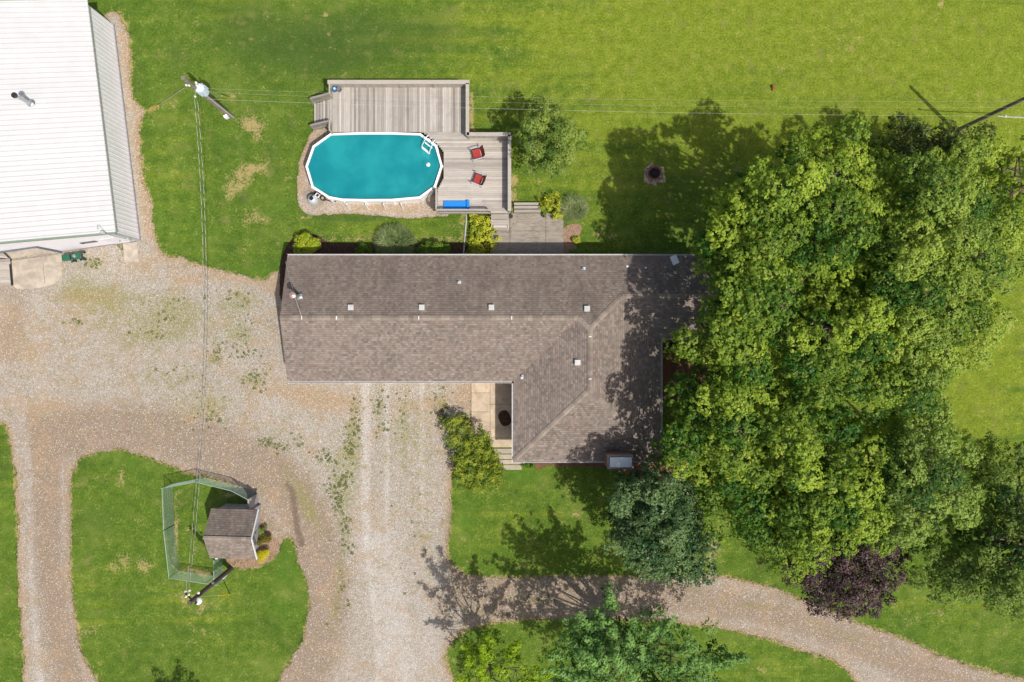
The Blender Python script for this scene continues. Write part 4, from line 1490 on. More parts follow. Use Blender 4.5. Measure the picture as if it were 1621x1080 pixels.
# ------------------------------------------------------------------ DECK
DZ = 1.30
deck = empty("pool_deck", (-5, 13, 0), "raised weathered wooden deck wrapped around the above-ground pool", "deck")
mb = MB()
x = -11.72
while x < -2.92:
    w_ = .138
    mb.t = float(np.clip(RS.beta(1.6, 1.6) + .12 * math.sin(x * 2.1), 0, 1))
    mb.box(x, min(x + w_ - .011, -2.86), 13.68, 16.60, DZ - .03, DZ)
    x += w_
mb.build("deck_boards", M['deckY'], deck)
edge = [P(a, b, DZ) for a, b in ((640, 209.5), (666.7, 209.5), (687, 225.7), (695, 232.6), (702.5, 243), (702.3, 280.5), (694.4, 296), (691.7, 298), (691.5, 334))]


def left_x(y):
    for a, b in zip(edge[:-1], edge[1:]):
        if b.y <= y <= a.y and a.y != b.y:
            return a.x + (b.x - a.x) * (a.y - y) / (a.y - b.y)
    return edge[-1].x if y < edge[-1].y else edge[1].x


mb = MB()
y = 8.40
while y < 13.66:
    mb.t = float(RS.beta(1.8, 1.8))
    xa = max(left_x(y), left_x(min(y + .13, 13.65)))
    x1 = -.14 if y < 13.3 else -2.9
    # boards butt at random joints
    j = xa + (x1 - xa) * RS.uniform(.3, .7)
    mb.box(xa, j - .003, y, min(y + .131, 13.672), DZ - .03, DZ)
    mb.t = float(np.clip(mb.t + RS.normal() * .12, 0, 1))
    mb.box(j + .003, x1, y, min(y + .131, 13.672), DZ - .03, DZ)
    y += .138
mb.build("deck_boards", M['deckX'], deck)
mb = MB()   # framing and fascia
mb.box(-11.70, -11.66, 13.7, 16.55, .95, DZ - .031)
mb.box(-11.66, -2.9, 16.56, 16.60, .95, DZ - .031)
mb.box(-2.9, -2.86, 13.3, 16.56, .95, DZ - .031)
mb.box(-2.86, -.14, 13.28, 13.32, .95, DZ - .031)
mb.box(-.18, -.14, 8.40, 13.28, .95, DZ - .031)
mb.box(-4.88, -.18, 8.38, 8.42, .95, DZ - .031)
for yy in (13.9, 14.8, 15.7): mb.box(-11.6, -2.95, yy, yy + .04, 1.05, DZ - .031)
for px2 in (-11.6, -8.6, -5.6, -3.0): 
    for yy in (14.0, 16.4): mb.box(px2, px2 + .1, yy, yy + .1, 0, 1.05)
for px2 in (-4.8, -2.5, -.3):
    for yy in (8.5, 11.0, 13.1): mb.box(px2, px2 + .1, yy, yy + .1, 0, 1.05)
mb.build("frame", M['rail'], deck)
RZ = 2.18


def solid_rail(a, b, parent, cap=.26):
    mb = MB(); mb.t = .6
    A, B = Vector((*a, 0)), Vector((*b, 0))
    d = (B - A); L = d.length; d.normalize()
    ang = math.atan2(d.y, d.x)
    n = int(L / .145)
    nrm = Vector((-d.y, d.x, 0))
    for i in range(n):
        c = A + d * ((i + .5) * L / n); mb.t = RS.rand()
        mb.rbox((c.x, c.y, (DZ - .25 + RZ - .04) / 2), L / n - .006, .025, RZ - .04 - DZ + .25, ang)
    mb.t = .75
    mb.rbox(((A + B) / 2).to_tuple()[:2] + (RZ,), L + cap * .9, cap, .04, ang)
    m = max(2, int(L / 1.8) + 1)
    for i in range(m):
        c = A + d * (L * i / (m - 1)); mb.t = .3
        side = nrm * -.06
        mb.rbox((c.x, c.y, (DZ + RZ) / 2 - .05), .09, .16, RZ - DZ - .06, ang)
    return mb.build("railing", M['rail'], parent)


def open_rail(a, b, parent, z0a, z0b, h=.85, cap=.09, balu=.115):
    mb = MB(); mb.t = .6
    A, B = Vector((*a, z0a)), Vector((*b, z0b))
    up = Vector((0, 0, h)); L = (B - A).length
    mb.beam(A + up, B + up, cap, .04)
    mb.beam(A + Vector((0, 0, .1)), B + Vector((0, 0, .1)), .04, .07)
    mb.beam(A + up - Vector((0, 0, .08)), B + up - Vector((0, 0, .08)), .04, .07)
    n = int(L / balu)
    for i in range(n + 1):
        c = A.lerp(B, i / n); mb.t = RS.rand()
        mb.box(c.x - .018, c.x + .018, c.y - .018, c.y + .018, c.z - .05, c.z + h - .03)
    for c in (A, B): mb.box(c.x - .045, c.x + .045, c.y - .045, c.y + .045, c.z - .4, c.z + h - .021)
    return mb.build("railing", M['rail'], parent)


solid_rail((-11.72, 16.62), (-2.84, 16.62), deck)
solid_rail((-2.86, 16.45), (-2.86, 13.30), deck, .22)
solid_rail((-2.80, 13.27), (-.18, 13.27), deck, .24)
solid_rail((-.16, 13.13), (-.16, 8.45), deck, .22)
open_rail((-4.84, 8.42), (-1.42, 8.42), deck, DZ, DZ)
open_rail((-4.87, 8.50), (-4.87, 9.75), deck, DZ, DZ)
open_rail((-11.72, 16.50), (-11.72, 15.98), deck, DZ, DZ)
open_rail((-11.72, 14.16), (-11.72, 13.55), deck, DZ, DZ)
open_rail((-11.74, 15.95), (-13.25, 15.95), deck, DZ - .05, .30, h=.83, balu=.1)
open_rail((-11.74, 14.18), (-13.25, 14.18), deck, DZ - .05, .30, h=.83, balu=.1)
mb = MB()
for k in range(6):
    x1 = -11.72 - .255 * k; zt = DZ - .185 * (k + .6)
    for q in range(2):
        mb.t = RS.rand(); mb.box(x1 - .128 * (q + 1), x1 - .128 * q - .008, 14.22, 15.91, zt - .035, zt)
mb.build("stair_tread", M['deckY'], deck)
for yy in (14.24, 15.86):
    mb = MB(); mb.beam((-11.72, yy, DZ - .28), (-13.27, yy, .05), .04, .24); mb.build("stringer", M['rail'], deck)
mb = MB()
for k, (zt, ya, yb) in enumerate(((.98, 8.02, 8.36), (.65, 7.72, 8.06), (.32, 7.42, 7.76))):
    for q in range(2):
        mb.t = RS.rand(); mb.box(-1.38, -.22, ya + q * .17, ya + q * .17 + .163, zt - .035, zt)
for xx in (-1.36, -.27): mb.beam((xx, 8.34, .85), (xx, 7.45, .16), .04, .22)
mb.build("stair_tread", M['deckX'], deck)

# ------------------------------------------------------------------ POOL
pool = empty("above_ground_pool", P(592, 264, 0), "oval above-ground pool with white rim and turquoise water", "pool")
rim_px = [(523, 211), (570, 209.5), (620, 209.5), (665.5, 211), (691.5, 230), (701, 263), (690, 296), (665, 314.5), (620, 318.5), (575, 318.8), (541, 318), (520, 314), (493.5, 297), (483.5, 263.5), (495, 231)]
rim = [P(a, b, 1.38) for a, b in rim_px]
cx_ = sum(p.x for p in rim) / len(rim); cy_ = sum(p.y for p in rim) / len(rim)


def inset_poly(poly, d):
    n = len(poly); out = []
    for i in range(n):
        p0, p1, p2 = Vector(poly[i - 1][:2]), Vector(poly[i][:2]), Vector(poly[(i + 1) % n][:2])
        e1 = (p1 - p0).normalized(); e2 = (p2 - p1).normalized()
        n1 = Vector((-e1.y, e1.x)); n2 = Vector((-e2.y, e2.x))
        ctr = Vector((cx_, cy_))
        if (ctr - p1).dot(n1) < 0: n1 = -n1
        if (ctr - p1).dot(n2) < 0: n2 = -n2
        b = (n1 + n2).normalized()
        out.append(p1 + b * (d / max(.4, b.dot(n1))))
    return out


ro = [Vector(p[:2]) for p in rim]; ri = inset_poly(rim, .145); rw = inset_poly(rim, .085)


def ringmesh(mb, A, B, z0, z1):
    n = len(A)
    for i in range(n):
        j = (i + 1) % n
        a, b, c, d = A[i], A[j], B[j], B[i]
        mb.add([(a.x, a.y, z0), (b.x, b.y, z0), (c.x, c.y, z0), (d.x, d.y, z0), (a.x, a.y, z1), (b.x, b.y, z1), (c.x, c.y, z1), (d.x, d.y, z1)],
               [(0, 1, 2, 3), (4, 7, 6, 5), (0, 4, 5, 1), (2, 6, 7, 3)])


mb = MB(); ringmesh(mb, ro, ri, 1.34, 1.385); mb.build("rim", M['whitemetal'], pool)
mb = MB(); ringmesh(mb, inset_poly(rim, .075), inset_poly(rim, .10), 0, 1.34); mb.build("wall", M['whitemetal'], pool)
mb = MB(); ringmesh(mb, inset_poly(rim, .102), inset_poly(rim, .12), 0.02, 1.34)
fl_ = inset_poly(rim, .12); mb.quad(*[(p.x, p.y, .03) for p in fl_]); mb.build("liner", M['liner'], pool)
mb = MB()
wp = inset_poly(rim, .122)
mb.quad(*[(p.x, p.y, 1.22) for p in wp])
o = mb.build("water", M['water'], pool)
for px in (553, 582, 609.5, 637):
    mb = MB()
    a = P(px + 1.5, 331.5, .02)
    mb.beam(a + Vector((0, 0, .02)), (a.x, 9.02, 1.0), .09, .05)
    mb.build("buttress", M['whitemetal'], pool)
for i in range(len(ro)):
    mb = MB(); p = inset_poly(rim, .03)[i]; mb.box(p.x - .05, p.x + .05, p.y - .05, p.y + .05, 0, 1.335)
    mb.build("upright", M['whitemetal'], pool)
# ladder
lad = empty("pool_ladder", P(680, 225, 1.38), "white plastic ladder hooked over the pool's right corner", "ladder")
dirv = (P(672, 240, 1.3) - P(683, 222, 1.3)).normalized(); dirv.z = 0
for (a, b) in (((680, 215.5), (668, 233)), ((690, 223.5), (680, 243))):
    A = P(*a, 1.5); B = P(*b, 1.3)
    mb = MB()
    top = A.lerp(B, .35) + Vector((0, 0, .45))
    mb.tube([A + Vector((0, 0, -.15)), A + Vector((0, 0, .30)), A.lerp(B, .2) + Vector((0, 0, .48)), top, B + Vector((0, 0, .2)), B + Vector((0, 0, -.1)), B + dirv * .25 + Vector((0, 0, -1.15))], .026, 8)
    mb.build("side_rail", M['whitemetal'], lad, smooth=True)
for q in range(4):
    A = P(668, 233, 1.3) + dirv * (.06 * q) + Vector((0, 0, -.05 - .28 * q)); B = P(680, 243, 1.3) + dirv * (.06 * q) + Vector((0, 0, -.05 - .28 * q))
    mb = MB(); mb.beam(A, B, .12, .03); mb.build("rung", M['whitemetal'], lad)
for q in range(2):
    A = P(680, 215.5, 1.4).lerp(P(668, 233, 1.4), .25 + .35 * q); B = P(690, 223.5, 1.4).lerp(P(680, 243, 1.4), .25 + .35 * q)
    mb = MB(); mb.beam(A + Vector((0, 0, .06)), B + Vector((0, 0, .06)), .08, .03); mb.build("rung", M['whitemetal'], lad)
p = P(678, 261, 1.22)
sk = empty("chlorine_floater", p, "small white floating dispenser on the turquoise water", "pool float")
mb = MB(); mb.lathe(p + Vector((0, 0, -.03)), [(.09, 0), (.13, .03), (.13, .07), (.06, .10), (.05, .16), (.02, .18)], 14); mb.build("float_body", M['whitemetal'], sk, smooth=False)
mb = MB(); mb.tube([p + Vector((.05, .03, .1)), p + Vector((-.02, -.16, .05))], .02, 6); mb.build("handle", M['greymetal'], sk)

# filter equipment
pump = empty("pool_filter", P(495, 316, 0), "grey domed sand filter tank on a concrete pad beside the pool", "pool filter")
mb = MB(); mb.prism([tuple(P(a, b).xy) for a, b in ((479, 309), (491, 298), (511, 321), (497, 333))], 0, .08); mb.build("pad", M['patio'], pump)
c = P(495.5, 316, .5); c.z = 0
mb = MB(); mb.lathe(c + Vector((0, 0, .08)), [(.22, 0), (.26, .05), (.33, .22), (.35, .42), (.32, .58), (.24, .70), (.12, .77), (.04, .79)], 24); mb.build("tank", M['greymetal'], pump, smooth=True)
mb = MB(); mb.lathe(c + Vector((0, 0, .85)), [(.13, 0), (.13, .08), (.09, .12), (.05, .2)], 14)
mb.tube([c + Vector((0, .05, .93)), c + Vector((.1, .25, .9)), c + Vector((.15, .35, .5))], .04, 8); mb.build("valve", M['black'], pump)
mb = MB(); b_ = P(502, 309, .3)
mb.tube([c + Vector((.15, .3, .4)), b_, b_ + Vector((.2, .1, .1))], .05, 8); mb.rbox(b_ + Vector((0, .12, -.05)), .3, .24, .25, -.6); mb.build("pump_motor", M['black'], pump)
mb = MB()
s_ = P(502.5, 309.5, .8)
for u_, v_, l1, l2 in ((-.12, 0, .03, .27), (.12, 0, .03, .27), (0, .12, .27, .03), (0, -.12, .27, .03)):
    r_ = Matrix.Rotation(-.65, 3, 'Z') @ Vector((u_, v_, 0)); mb.rbox(s_ + r_, l1, l2, .12, -.65)
mb.build("skimmer_frame", M['whitemetal'], pump)
mb = MB(); mb.lathe(P(510.5, 313.5, .3), [(.16, -.28), (.17, .0), (.13, .03)], 16); mb.build("basket_housing", M['black'], pump)
mb = MB(); mb.lathe(P(510.5, 313.5, .34), [(.10, 0), (.08, .03)], 12); mb.build("basket_lid", simple("clear yellowed lid", (.35, .33, .25), .3), pump)
mb = MB(); mb.tube([P(514, 316, .2), P(522, 318.5, .12), P(532, 319, .3)], .03, 8); mb.build("hose", M['black'], pump)

# ------------------------------------------------------------------ CHAIRS on the deck
def make_chair():
    r = empty("patio_chair", (0, 0, 0))
    # seat, facing -x
    mb = MB()
    n = 6
    for i in range(n):
        y0 = -.25 + .5 * i / n; y1 = y0 + .5 / n
        s0 = .03 * math.sin(math.pi * (i / n)); s1 = .03 * math.sin(math.pi * ((i + 1) / n))
        mb.add([(-.28, y0, .42 - s0), (-.28, y1, .42 - s1), (.22, y1, .38 - s1), (.22, y0, .38 - s0)], [(0, 3, 2, 1)])
        mb.add([(-.28, y0, .405 - s0), (-.28, y1, .405 - s1), (.22, y1, .365 - s1), (.22, y0, .365 - s0)], [(0, 1, 2, 3)])
    mb.build("seat", M['red'], r)
    mb = MB()
    for i in range(n):
        y0 = -.25 + .5 * i / n; y1 = y0 + .5 / n
        s0 = .04 * math.sin(math.pi * (i / n)); s1 = .04 * math.sin(math.pi * ((i + 1) / n))
        mb.add([(.22 + s0, y0, .39), (.22 + s1, y1, .39), (.43 + s1, y1, .95), (.43 + s0, y0, .95)], [(0, 3, 2, 1)])
        mb.add([(.235 + s0, y0, .385), (.235 + s1, y1, .385), (.445 + s1, y1, .945), (.445 + s0, y0, .945)], [(0, 1, 2, 3)])
    mb.build("backrest", M['red'], r)
    mb = MB()
    for s in (-1, 1):
        y = s * .27
        mb.tube([(-.30, y, .42), (.22, y, .38), (.45, y, .98)], .018, 6)
    mb.tube([(-.30, -.27, .42), (-.30, .27, .42)], .018, 6); mb.tube([(.45, -.27, .98), (.45, .27, .98)], .018, 6)
    mb.build("frame", M['darkmetal'], r)
    for s in (-1, 1):
        y = s * .31
        mb = MB(); mb.tube([(-.36, y, .60), (-.30, y, .63), (.30, y, .62), (.36, y, .58)], .024, 6); mb.build("armrest", M['greymetal'], r)
        mb = MB(); mb.tube([(-.34, y, .61), (-.36, y, .02), (-.30, y, .015), (.34, y, .015), (.36, y, .02), (.33, y, .60)], .016, 6); mb.build("leg", M['greymetal'], r)
    return r


def children(o): return [c for c in bpy.data.objects if c.parent == o]


def copy_tree(o, parent=None):
    c = o.copy(); COL.objects.link(c); c.parent = parent
    for ch in children(o): copy_tree(ch, c)
    return c


ch1 = make_chair(); ch1.scale = (1.0, 1.2, .9)
ch2 = copy_tree(ch1)
p = P(755.5, 243.5, DZ + .4); ch1.location = (p.x, p.y, DZ + .002); ch1.rotation_euler.z = math.radians(15)
p = P(757.5, 284, DZ + .4); ch2.location = (p.x, p.y, DZ + .002); ch2.rotation_euler.z = math.radians(-22)
tag(ch1, "red sling chair nearer the deck's back railing, turned slightly left", "chair", "red chairs on the deck")
tag(ch2, "red sling chair nearer the blue foam mat, turned slightly right", "chair", "red chairs on the deck")
# blue mat
mat_ = empty("foam_mat", P(723, 324, DZ), "bright blue foam mat with a rolled end by the baluster railing", "mat")
mb = MB()
a, b = P(702, 318, DZ + .1), P(738, 330.5, DZ + .1)
mb.box(a.x, b.x, b.y, a.y, DZ + .03, DZ + .11); mb.build("pad", M['blue'], mat_, bevel=.02)
mb = MB(); mb.tube([(b.x + .10, b.y - .01, DZ + .11), (b.x + .10, a.y + .02, DZ + .11)], .11, 16); mb.build("roll", M['blue'], mat_)
can = empty("water_jug", P(530, 138.5, DZ), "blue lidded jug in the far left deck corner", "jug")
c = P(529, 141, DZ + .2); c.z = DZ
mb = MB(); mb.lathe(c, [(.15, 0), (.17, .05), (.17, .3), (.10, .36), (.06, .38)], 16); mb.build("jug_body", M['bluecan'], can)
mb = MB(); mb.lathe(c + Vector((.06, -.03, .30)), [(.07, 0), (.07, .09), (.03, .1)], 12); mb.build("lid", M['foamblock'], can)
cr = empty("storage_bin", P(536, 141, DZ), "small grey bin beside the blue jug on the deck", "bin")
c = P(536.5, 141, DZ + .2)
mb = MB(); mb.rbox((c.x, c.y, DZ + .13), .22, .26, .25, -.5); mb.build("bin_body", M['darkmetal'], cr, bevel=.02)
mb = MB(); mb.rbox((c.x, c.y, DZ + .27), .25, .29, .03, -.5); mb.build("lid", simple("grey lid", (.13, .14, .17), .6), cr)

# pots on the patio
def pot(px, py, r, h, label, plant=None, rim_m=None):
    g = P(px, py, h * .5); g.z = .07
    root = empty("flower_pot", g, label, "flower pot", "pots along the patio edge")
    mb = MB(); mb.lathe(g, [(r * .7, 0), (r * .95, h * .85), (r, h * .9), (r, h), (r * .86, h), (r * .84, h * .88)], 20); mb.build("pot", M['darkpot'], root)
    mb = MB(); mb.lathe(g, [(r * .82, h * .84), (r * .8, h * .87), (r * .2, h * .9)], 16); mb.build("soil", M['soil'], root)
    if plant:
        cs = [np.array((g.x + RS.normal() * r * .4, g.y + RS.normal() * r * .4, .07 + h + .05)) for _ in range(6)]
        C, Nn, Sz, T = clump_leaves(cs, [r * .5] * 6, .8, 1.0, .09, [.6] * 6)
        leaf_mesh("plant", C, Nn, Sz, T, plant, root)
    return root


pot(808.5, 343, .15, .24, "empty dark pot at the foot of the deck stair")
pot(861.5, 342, .15, .24, "small dark pot below the yellow hostas", M['weedleaf'])
pot(883, 341.5, .27, .38, "large dark blue pot with a yellow-green plant", M['hosta'])

# white edging pipe
mb = MB()
mb.tube([P(738, 336, .04), P(738.2, 350, .04), P(735.5, 380, .04), P(733, 412, .04)], .045, 8)
o = mb.build("drain_pipe", M['trim'], origin=P(736, 370)); tag(o, "thin white drain pipe from the deck to the house", "pipe")

# ------------------------------------------------------------------ SHED
shed = empty("garden_shed", P(368, 850, 0), "small gabled shed with brown shingles inside the round lawn", "shed")
SZ = 2.15
cen = Vector((-17.87, -12.38, 0)); ang = math.radians(-1.6)
R_ = Matrix.Rotation(ang, 3, 'Z')


def SP(x, y, z): 
    v = R_ @ Vector((x, y, 0)); return (cen.x + v.x, cen.y + v.y, z)


hx, hy = 1.50, 1.60; SRZ = 3.18; sp_ = (SRZ - SZ) / hy
vs = {'nw': SP(-hx, hy, SZ), 'ne': SP(hx, hy, SZ), 'sw': SP(-hx, -hy, SZ), 'se': SP(hx, -hy, SZ), 'rw': SP(-hx, 0, SRZ), 're': SP(hx, 0, SRZ)}
me = bpy.data.meshes.new("roof")
V_ = [vs['nw'], vs['rw'], vs['re'], vs['ne'], vs['sw'], vs['se'], vs['re'], vs['rw']]
sl = math.hypot(hy, SRZ - SZ)
low = lambda p: (p[0], p[1], p[2] - .1)
V_ += [low(vs['nw']), low(vs['rw']), low(vs['re']), low(vs['ne']), low(vs['sw']), low(vs['se'])]
F_ = [(0, 1, 2, 3), (4, 5, 6, 7), (0, 3, 11, 8), (4, 12, 13, 5), (0, 8, 9, 1), (1, 9, 12, 4), (3, 2, 10, 11), (2, 5, 13, 10), (8, 11, 10, 9), (9, 10, 13, 12)]
me.from_pydata(V_, [], F_)
uv = me.uv_layers.new(name="UVMap")
UVq = {0: [(0, 0), (0, sl), (3, sl), (3, 0)], 1: [(0, 0), (3, 0), (3, sl), (0, sl)]}
li = 0
for fi, f_ in enumerate(F_):
    for k, vi in enumerate(f_):
        uv.data[li].uv = UVq[fi][k] if fi in UVq else (0, .05); li += 1
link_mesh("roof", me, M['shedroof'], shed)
caps([(vs['rw'], vs['re'])], shed, M['cap'], .12)
mb = MB(); e_ = .13
wp_ = [(-hx + .1, -hy + .2), (hx - .58, -hy + .2), (hx - .58, hy - .2), (-hx + .1, hy - .2)]
for i in range(4):
    a = wp_[i]; b = wp_[(i + 1) % 4]
    L = math.hypot(b[0] - a[0], b[1] - a[1]); n = int(L / .15)
    for k in range(n):
        t0, t1 = k / n, (k + 1) / n
        mb.t = RS.rand()
        p0 = SP(a[0] + (b[0] - a[0]) * t0, a[1] + (b[1] - a[1]) * t0, 0); p1 = SP(a[0] + (b[0] - a[0]) * (t1 - .06 / max(1, n * .15) * .3), a[1] + (b[1] - a[1]) * (t1 - .004), 0)
        def top(q): 
            fy = a[1] + (b[1] - a[1]) * q
            return SZ - .08 if a[0] != b[0] else SRZ - .1 - sp_ * abs(fy)
        mb.quad((p0[0], p0[1], 0), (p1[0], p1[1], 0), (p1[0], p1[1], top(t1)), (p0[0], p0[1], top(t0)))
mb.build("wall", M['greyboard'], shed)
mb = MB()
for sgn in (1, -1):
    a = Vector(vs['re']) + Vector((.02, 0, -.07)); b = Vector(vs['ne' if sgn > 0 else 'se']) + Vector((.02, 0, -.07))
    mb.beam(a, b, .035, .13)
mb.build("rake_trim", M['white'], shed)
mb = MB(); q = SP(hx - .56, -.55, 0)
mb.rbox((q[0], q[1], 1.0), .03, .8, 1.95, ang); d_ = mb.build("door", M['greyboard'], shed)
mb = MB(); q2 = SP(hx - .52, -.25, 0); mb.rbox((q2[0], q2[1], 1.0), .05, .03, .15, ang); mb.build("handle", M['darkmetal'], d_)
mb = MB(); q = SP(hx - .56, .55, 0); mb.rbox((q[0], q[1], 1.4), .03, .6, .7, ang); f_ = mb.build("window", M['white'], shed)
mb = MB(); mb.rbox((q[0] + .012, q[1], 1.4), .02, .5, .6, ang); mb.build("pane", M['glass'], f_)
mb = MB(); mb.rbox(SP(-1.1, -hy - .02, SZ - .1), .16, .12, .1, ang); mb.build("flood_light", M['porcelain'], shed)

# board screen at the north-east of the shed
scr = empty("board_screen", P(400, 800, 0), "short screen of grey upright boards north of the shed", "fence")
mb = MB(); a = P(392.5, 788, 1.55); b = P(395, 806, 1.55)
A = Vector((a.x + .04, a.y - .1, 0)); B = Vector((b.x - .0, b.y, 0))
n = 7
for i in range(n):
    c = A.lerp(B, (i + .5) / n); mb.t = RS.rand(); mb.box(c.x - .015, c.x + .015, c.y - .05, c.y + .05, 0, 1.55)
mb.build("board", M['greyboard'], scr)
mb = MB(); mb.box(A.x - .05, A.x + .05, B.y, A.y, 1.55, 1.59); mb.build("top_rail", M['rail'], scr)
for z_ in (.4, 1.2):
    mb = MB(); mb.box(A.x + .02, A.x + .06, B.y, A.y, z_, z_ + .1); mb.build("cross_rail", M['rail'], scr)

# chain-link run
FH = 1.42
fen = empty("chain_link_fence", P(300, 850, 0), "green wire chain-link dog run fence around the shed", "fence")
fp = [P(392, 791, FH), P(366, 777, FH), P(308, 763, FH), P(256.5, 773.5, FH), P(259, 840, FH), P(267.5, 915.3, FH), P(325, 924, FH), P(345, 927, FH)]
fp = [Vector((p.x, p.y, 0)) for p in fp]
fp2 = [P(338.5, 888, FH), P(338.5, 911, FH)]
fp2 = [Vector((p.x, p.y, 0)) for p in fp2]
fp2 = [fp2[0], fp2[1], Vector((fp2[1].x, fp[-2].y + .0, 0))]
wires = MB(); rails = MB()
for line in (fp, fp2):
    for a, b in zip(line[:-1], line[1:]):
        L = (b - a).length; d = (b - a) / L
        rails.tube([a + Vector((0, 0, FH)), b + Vector((0, 0, FH))], .026, 6)
        s_ = .085
        n = int((L + FH) / s_)
        for sgn in (1, -1):
            for i in range(-int(FH / s_), int(L / s_) + 1):
                x0 = i * s_; x1 = x0 + FH
                z0, z1 = 0.03, FH
                if x0 < 0: z0 = -x0; x0 = 0
                if x1 > L: z1 = FH - (x1 - L); x1 = L
                if x1 <= x0: continue
                if sgn < 0: x0_, x1_ = L - x0, L - x1
                else: x0_, x1_ = x0, x1
                p0 = a + d * x0_ + Vector((0, 0, z0)); p1 = a + d * x1_ + Vector((0, 0, z1))
                nrm = Vector((-d.y, d.x, 0)) * .0035; vv = Vector((0, 0, .0042))
                wires.add([p0 - nrm, p0 + nrm, p1 + nrm, p1 - nrm], [(0, 1, 2, 3)])
                wires.add([p0 - vv, p0 + vv, p1 + vv, p1 - vv], [(0, 1, 2, 3)])
wires.build("wire_mesh", M['mesh'], fen)
for line in (fp, fp2):
    rails = MB(); rails.tube([q + Vector((0, 0, FH)) for q in line], .026, 6); rails.build("top_rail", M['mesh'], fen)
for p in fp[:-1] + fp2[:2]:
    mb = MB(); mb.tube([p, p + Vector((0, 0, FH + .05))], .028, 8); mb.build("post", M['darkmetal'] if p in (fp[4],) else M['mesh'], fen)

# ------------------------------------------------------------------ BARN
barn = empty("metal_barn", P(0, 200, 0), "big white metal barn with ribbed roof and green trim", "barn")
BZ = 3.4; BP = .25
E1 = P(180, 40, 0); E2 = P(221.7, 380.6, 0)
wd = Vector((-.990, -.139, 0)).normalized()
half = 9.0; BR = BZ + half * BP
def bpt(t, s, z): 
    """t 0..1 north to south along the east wall, s metres west"""
    p = E1.lerp(E2, t) + wd * s; return Vector((p.x, p.y, z))


ov = .28
ds = (E2 - E1).normalized()


def rp(t, s, z, extra=0.0):
    p = bpt(t, s, z)
    if t == 0: p -= ds * .03
    if t == 1: p += ds * .04
    return p


mb = MB()
nrib = 47
for t_sl, (sA, sB) in enumerate(((-ov, half), (half, 2 * half + ov))):
    zA = BZ - ov * BP if t_sl == 0 else BR; zB = BR if t_sl == 0 else BZ - ov * BP
    A0, A1, B0, B1 = rp(0, sA, zA), rp(1, sA, zA), rp(0, sB, zB), rp(1, sB, zB)
    mb.t = 1.0
    mb.add([A0, A1, B1, B0], [(0, 3, 2, 1)])
    mb.add([p - Vector((0, 0, .05)) for p in (A0, A1, B1, B0)], [(0, 1, 2, 3)])
    mb.t = -.6
    for i in range(nrib):
        t = (i + .5) / nrib
        a = A0.lerp(A1, t); b = B0.lerp(B1, t)
        w3 = (A1 - A0).normalized() * .035
        mb.add([a - w3 + Vector((0, 0, .0)), a - w3 * .4 + Vector((0, 0, .03)), a + w3 * .4 + Vector((0, 0, .03)), a + w3,
                b - w3, b - w3 * .4 + Vector((0, 0, .03)), b + w3 * .4 + Vector((0, 0, .03)), b + w3],
               [(0, 4, 5, 1), (1, 5, 6, 2), (2, 6, 7, 3), (0, 1, 2, 3)])
barn_roof_m = simple("white ribbed steel roof", (.55, .555, .56), .5, .0, .04, 1.3, tint=.06)
mb.build("roof", barn_roof_m, barn)
# walls (east with ribs, north, west plain, south with doorways)
mb = MB()
def wz(s): return BZ + (s if s < half else 2 * half - s) * BP - .05
mb.quad(bpt(0, 0, 0), bpt(1, 0, 0), bpt(1, 0, BZ - .04), bpt(0, 0, BZ - .04))
mb.quad(bpt(0, 0, 0), bpt(0, 0, BZ - .04), bpt(0, half, BR - .06), bpt(0, 2 * half, BZ - .04), bpt(0, 2 * half, 0))
mb.quad(bpt(0, 2 * half, 0), bpt(0, 2 * half, BZ - .04), bpt(1, 2 * half, BZ - .04), bpt(1, 2 * half, 0))
def south_s(px, py, z=0):
    p = P(px, py, z) - E2; return p.x * wd.x + p.y * wd.y
d0, d1 = south_s(97, 401), south_s(19, 412)     # big open doorway
e0, e1 = south_s(15, 412), south_s(-70, 424)
DH = 2.35; EH = 2.2
mb.quad(bpt(1, 0, 0), bpt(1, d0, 0), bpt(1, d0, wz(d0)), bpt(1, 0, wz(0)))
mb.quad(bpt(1, d0, DH), bpt(1, d1, DH), bpt(1, d1, wz(d1)), bpt(1, d0, wz(d0)))
mb.quad(bpt(1, d1, 0), bpt(1, e0, 0), bpt(1, e0, wz(e0)), bpt(1, d1, wz(d1)))
mb.quad(bpt(1, e0, EH), bpt(1, e1, EH), bpt(1, e1, wz(e1)), bpt(1, half, BR - .06), bpt(1, e0, wz(e0))) if e1 > half else mb.quad(bpt(1, e0, EH), bpt(1, e1, EH), bpt(1, e1, wz(e1)), bpt(1, e0, wz(e0)))
mb.quad(bpt(1, e1, 0), bpt(1, 2 * half, 0), bpt(1, 2 * half, BZ - .04), bpt(1, max(e1, half), wz(max(e1, half))), bpt(1, e1, wz(e1)))
mb.build("wall", M['barnwall'], barn)
mb = MB()
for i in range(48):
    t = (i + .5) / 48
    a = bpt(t, -.012, .02); mb.beam(a, (a.x, a.y, BZ - .06), .035, .025)
mb.build("wall_rib", M['barnrib'], barn)
mb = MB()
a = rp(1, -ov, BZ - ov * BP); b = rp(1, half, BR)
off = ds * .02 - Vector((0, 0, .07))
mb.beam(a + off, b + off, .10, .2)
mb.build("rake_trim", M['greentrim'], barn); mb = MB()
a2 = rp(0, -ov, BZ - ov * BP); b2 = rp(0, half, BR)
mb.beam(a2 - ds * .02 - Vector((0, 0, .05)), b2 - ds * .02 - Vector((0, 0, .05)), .06, .16)
mb.build("rake_trim", M['greentrim'], barn)
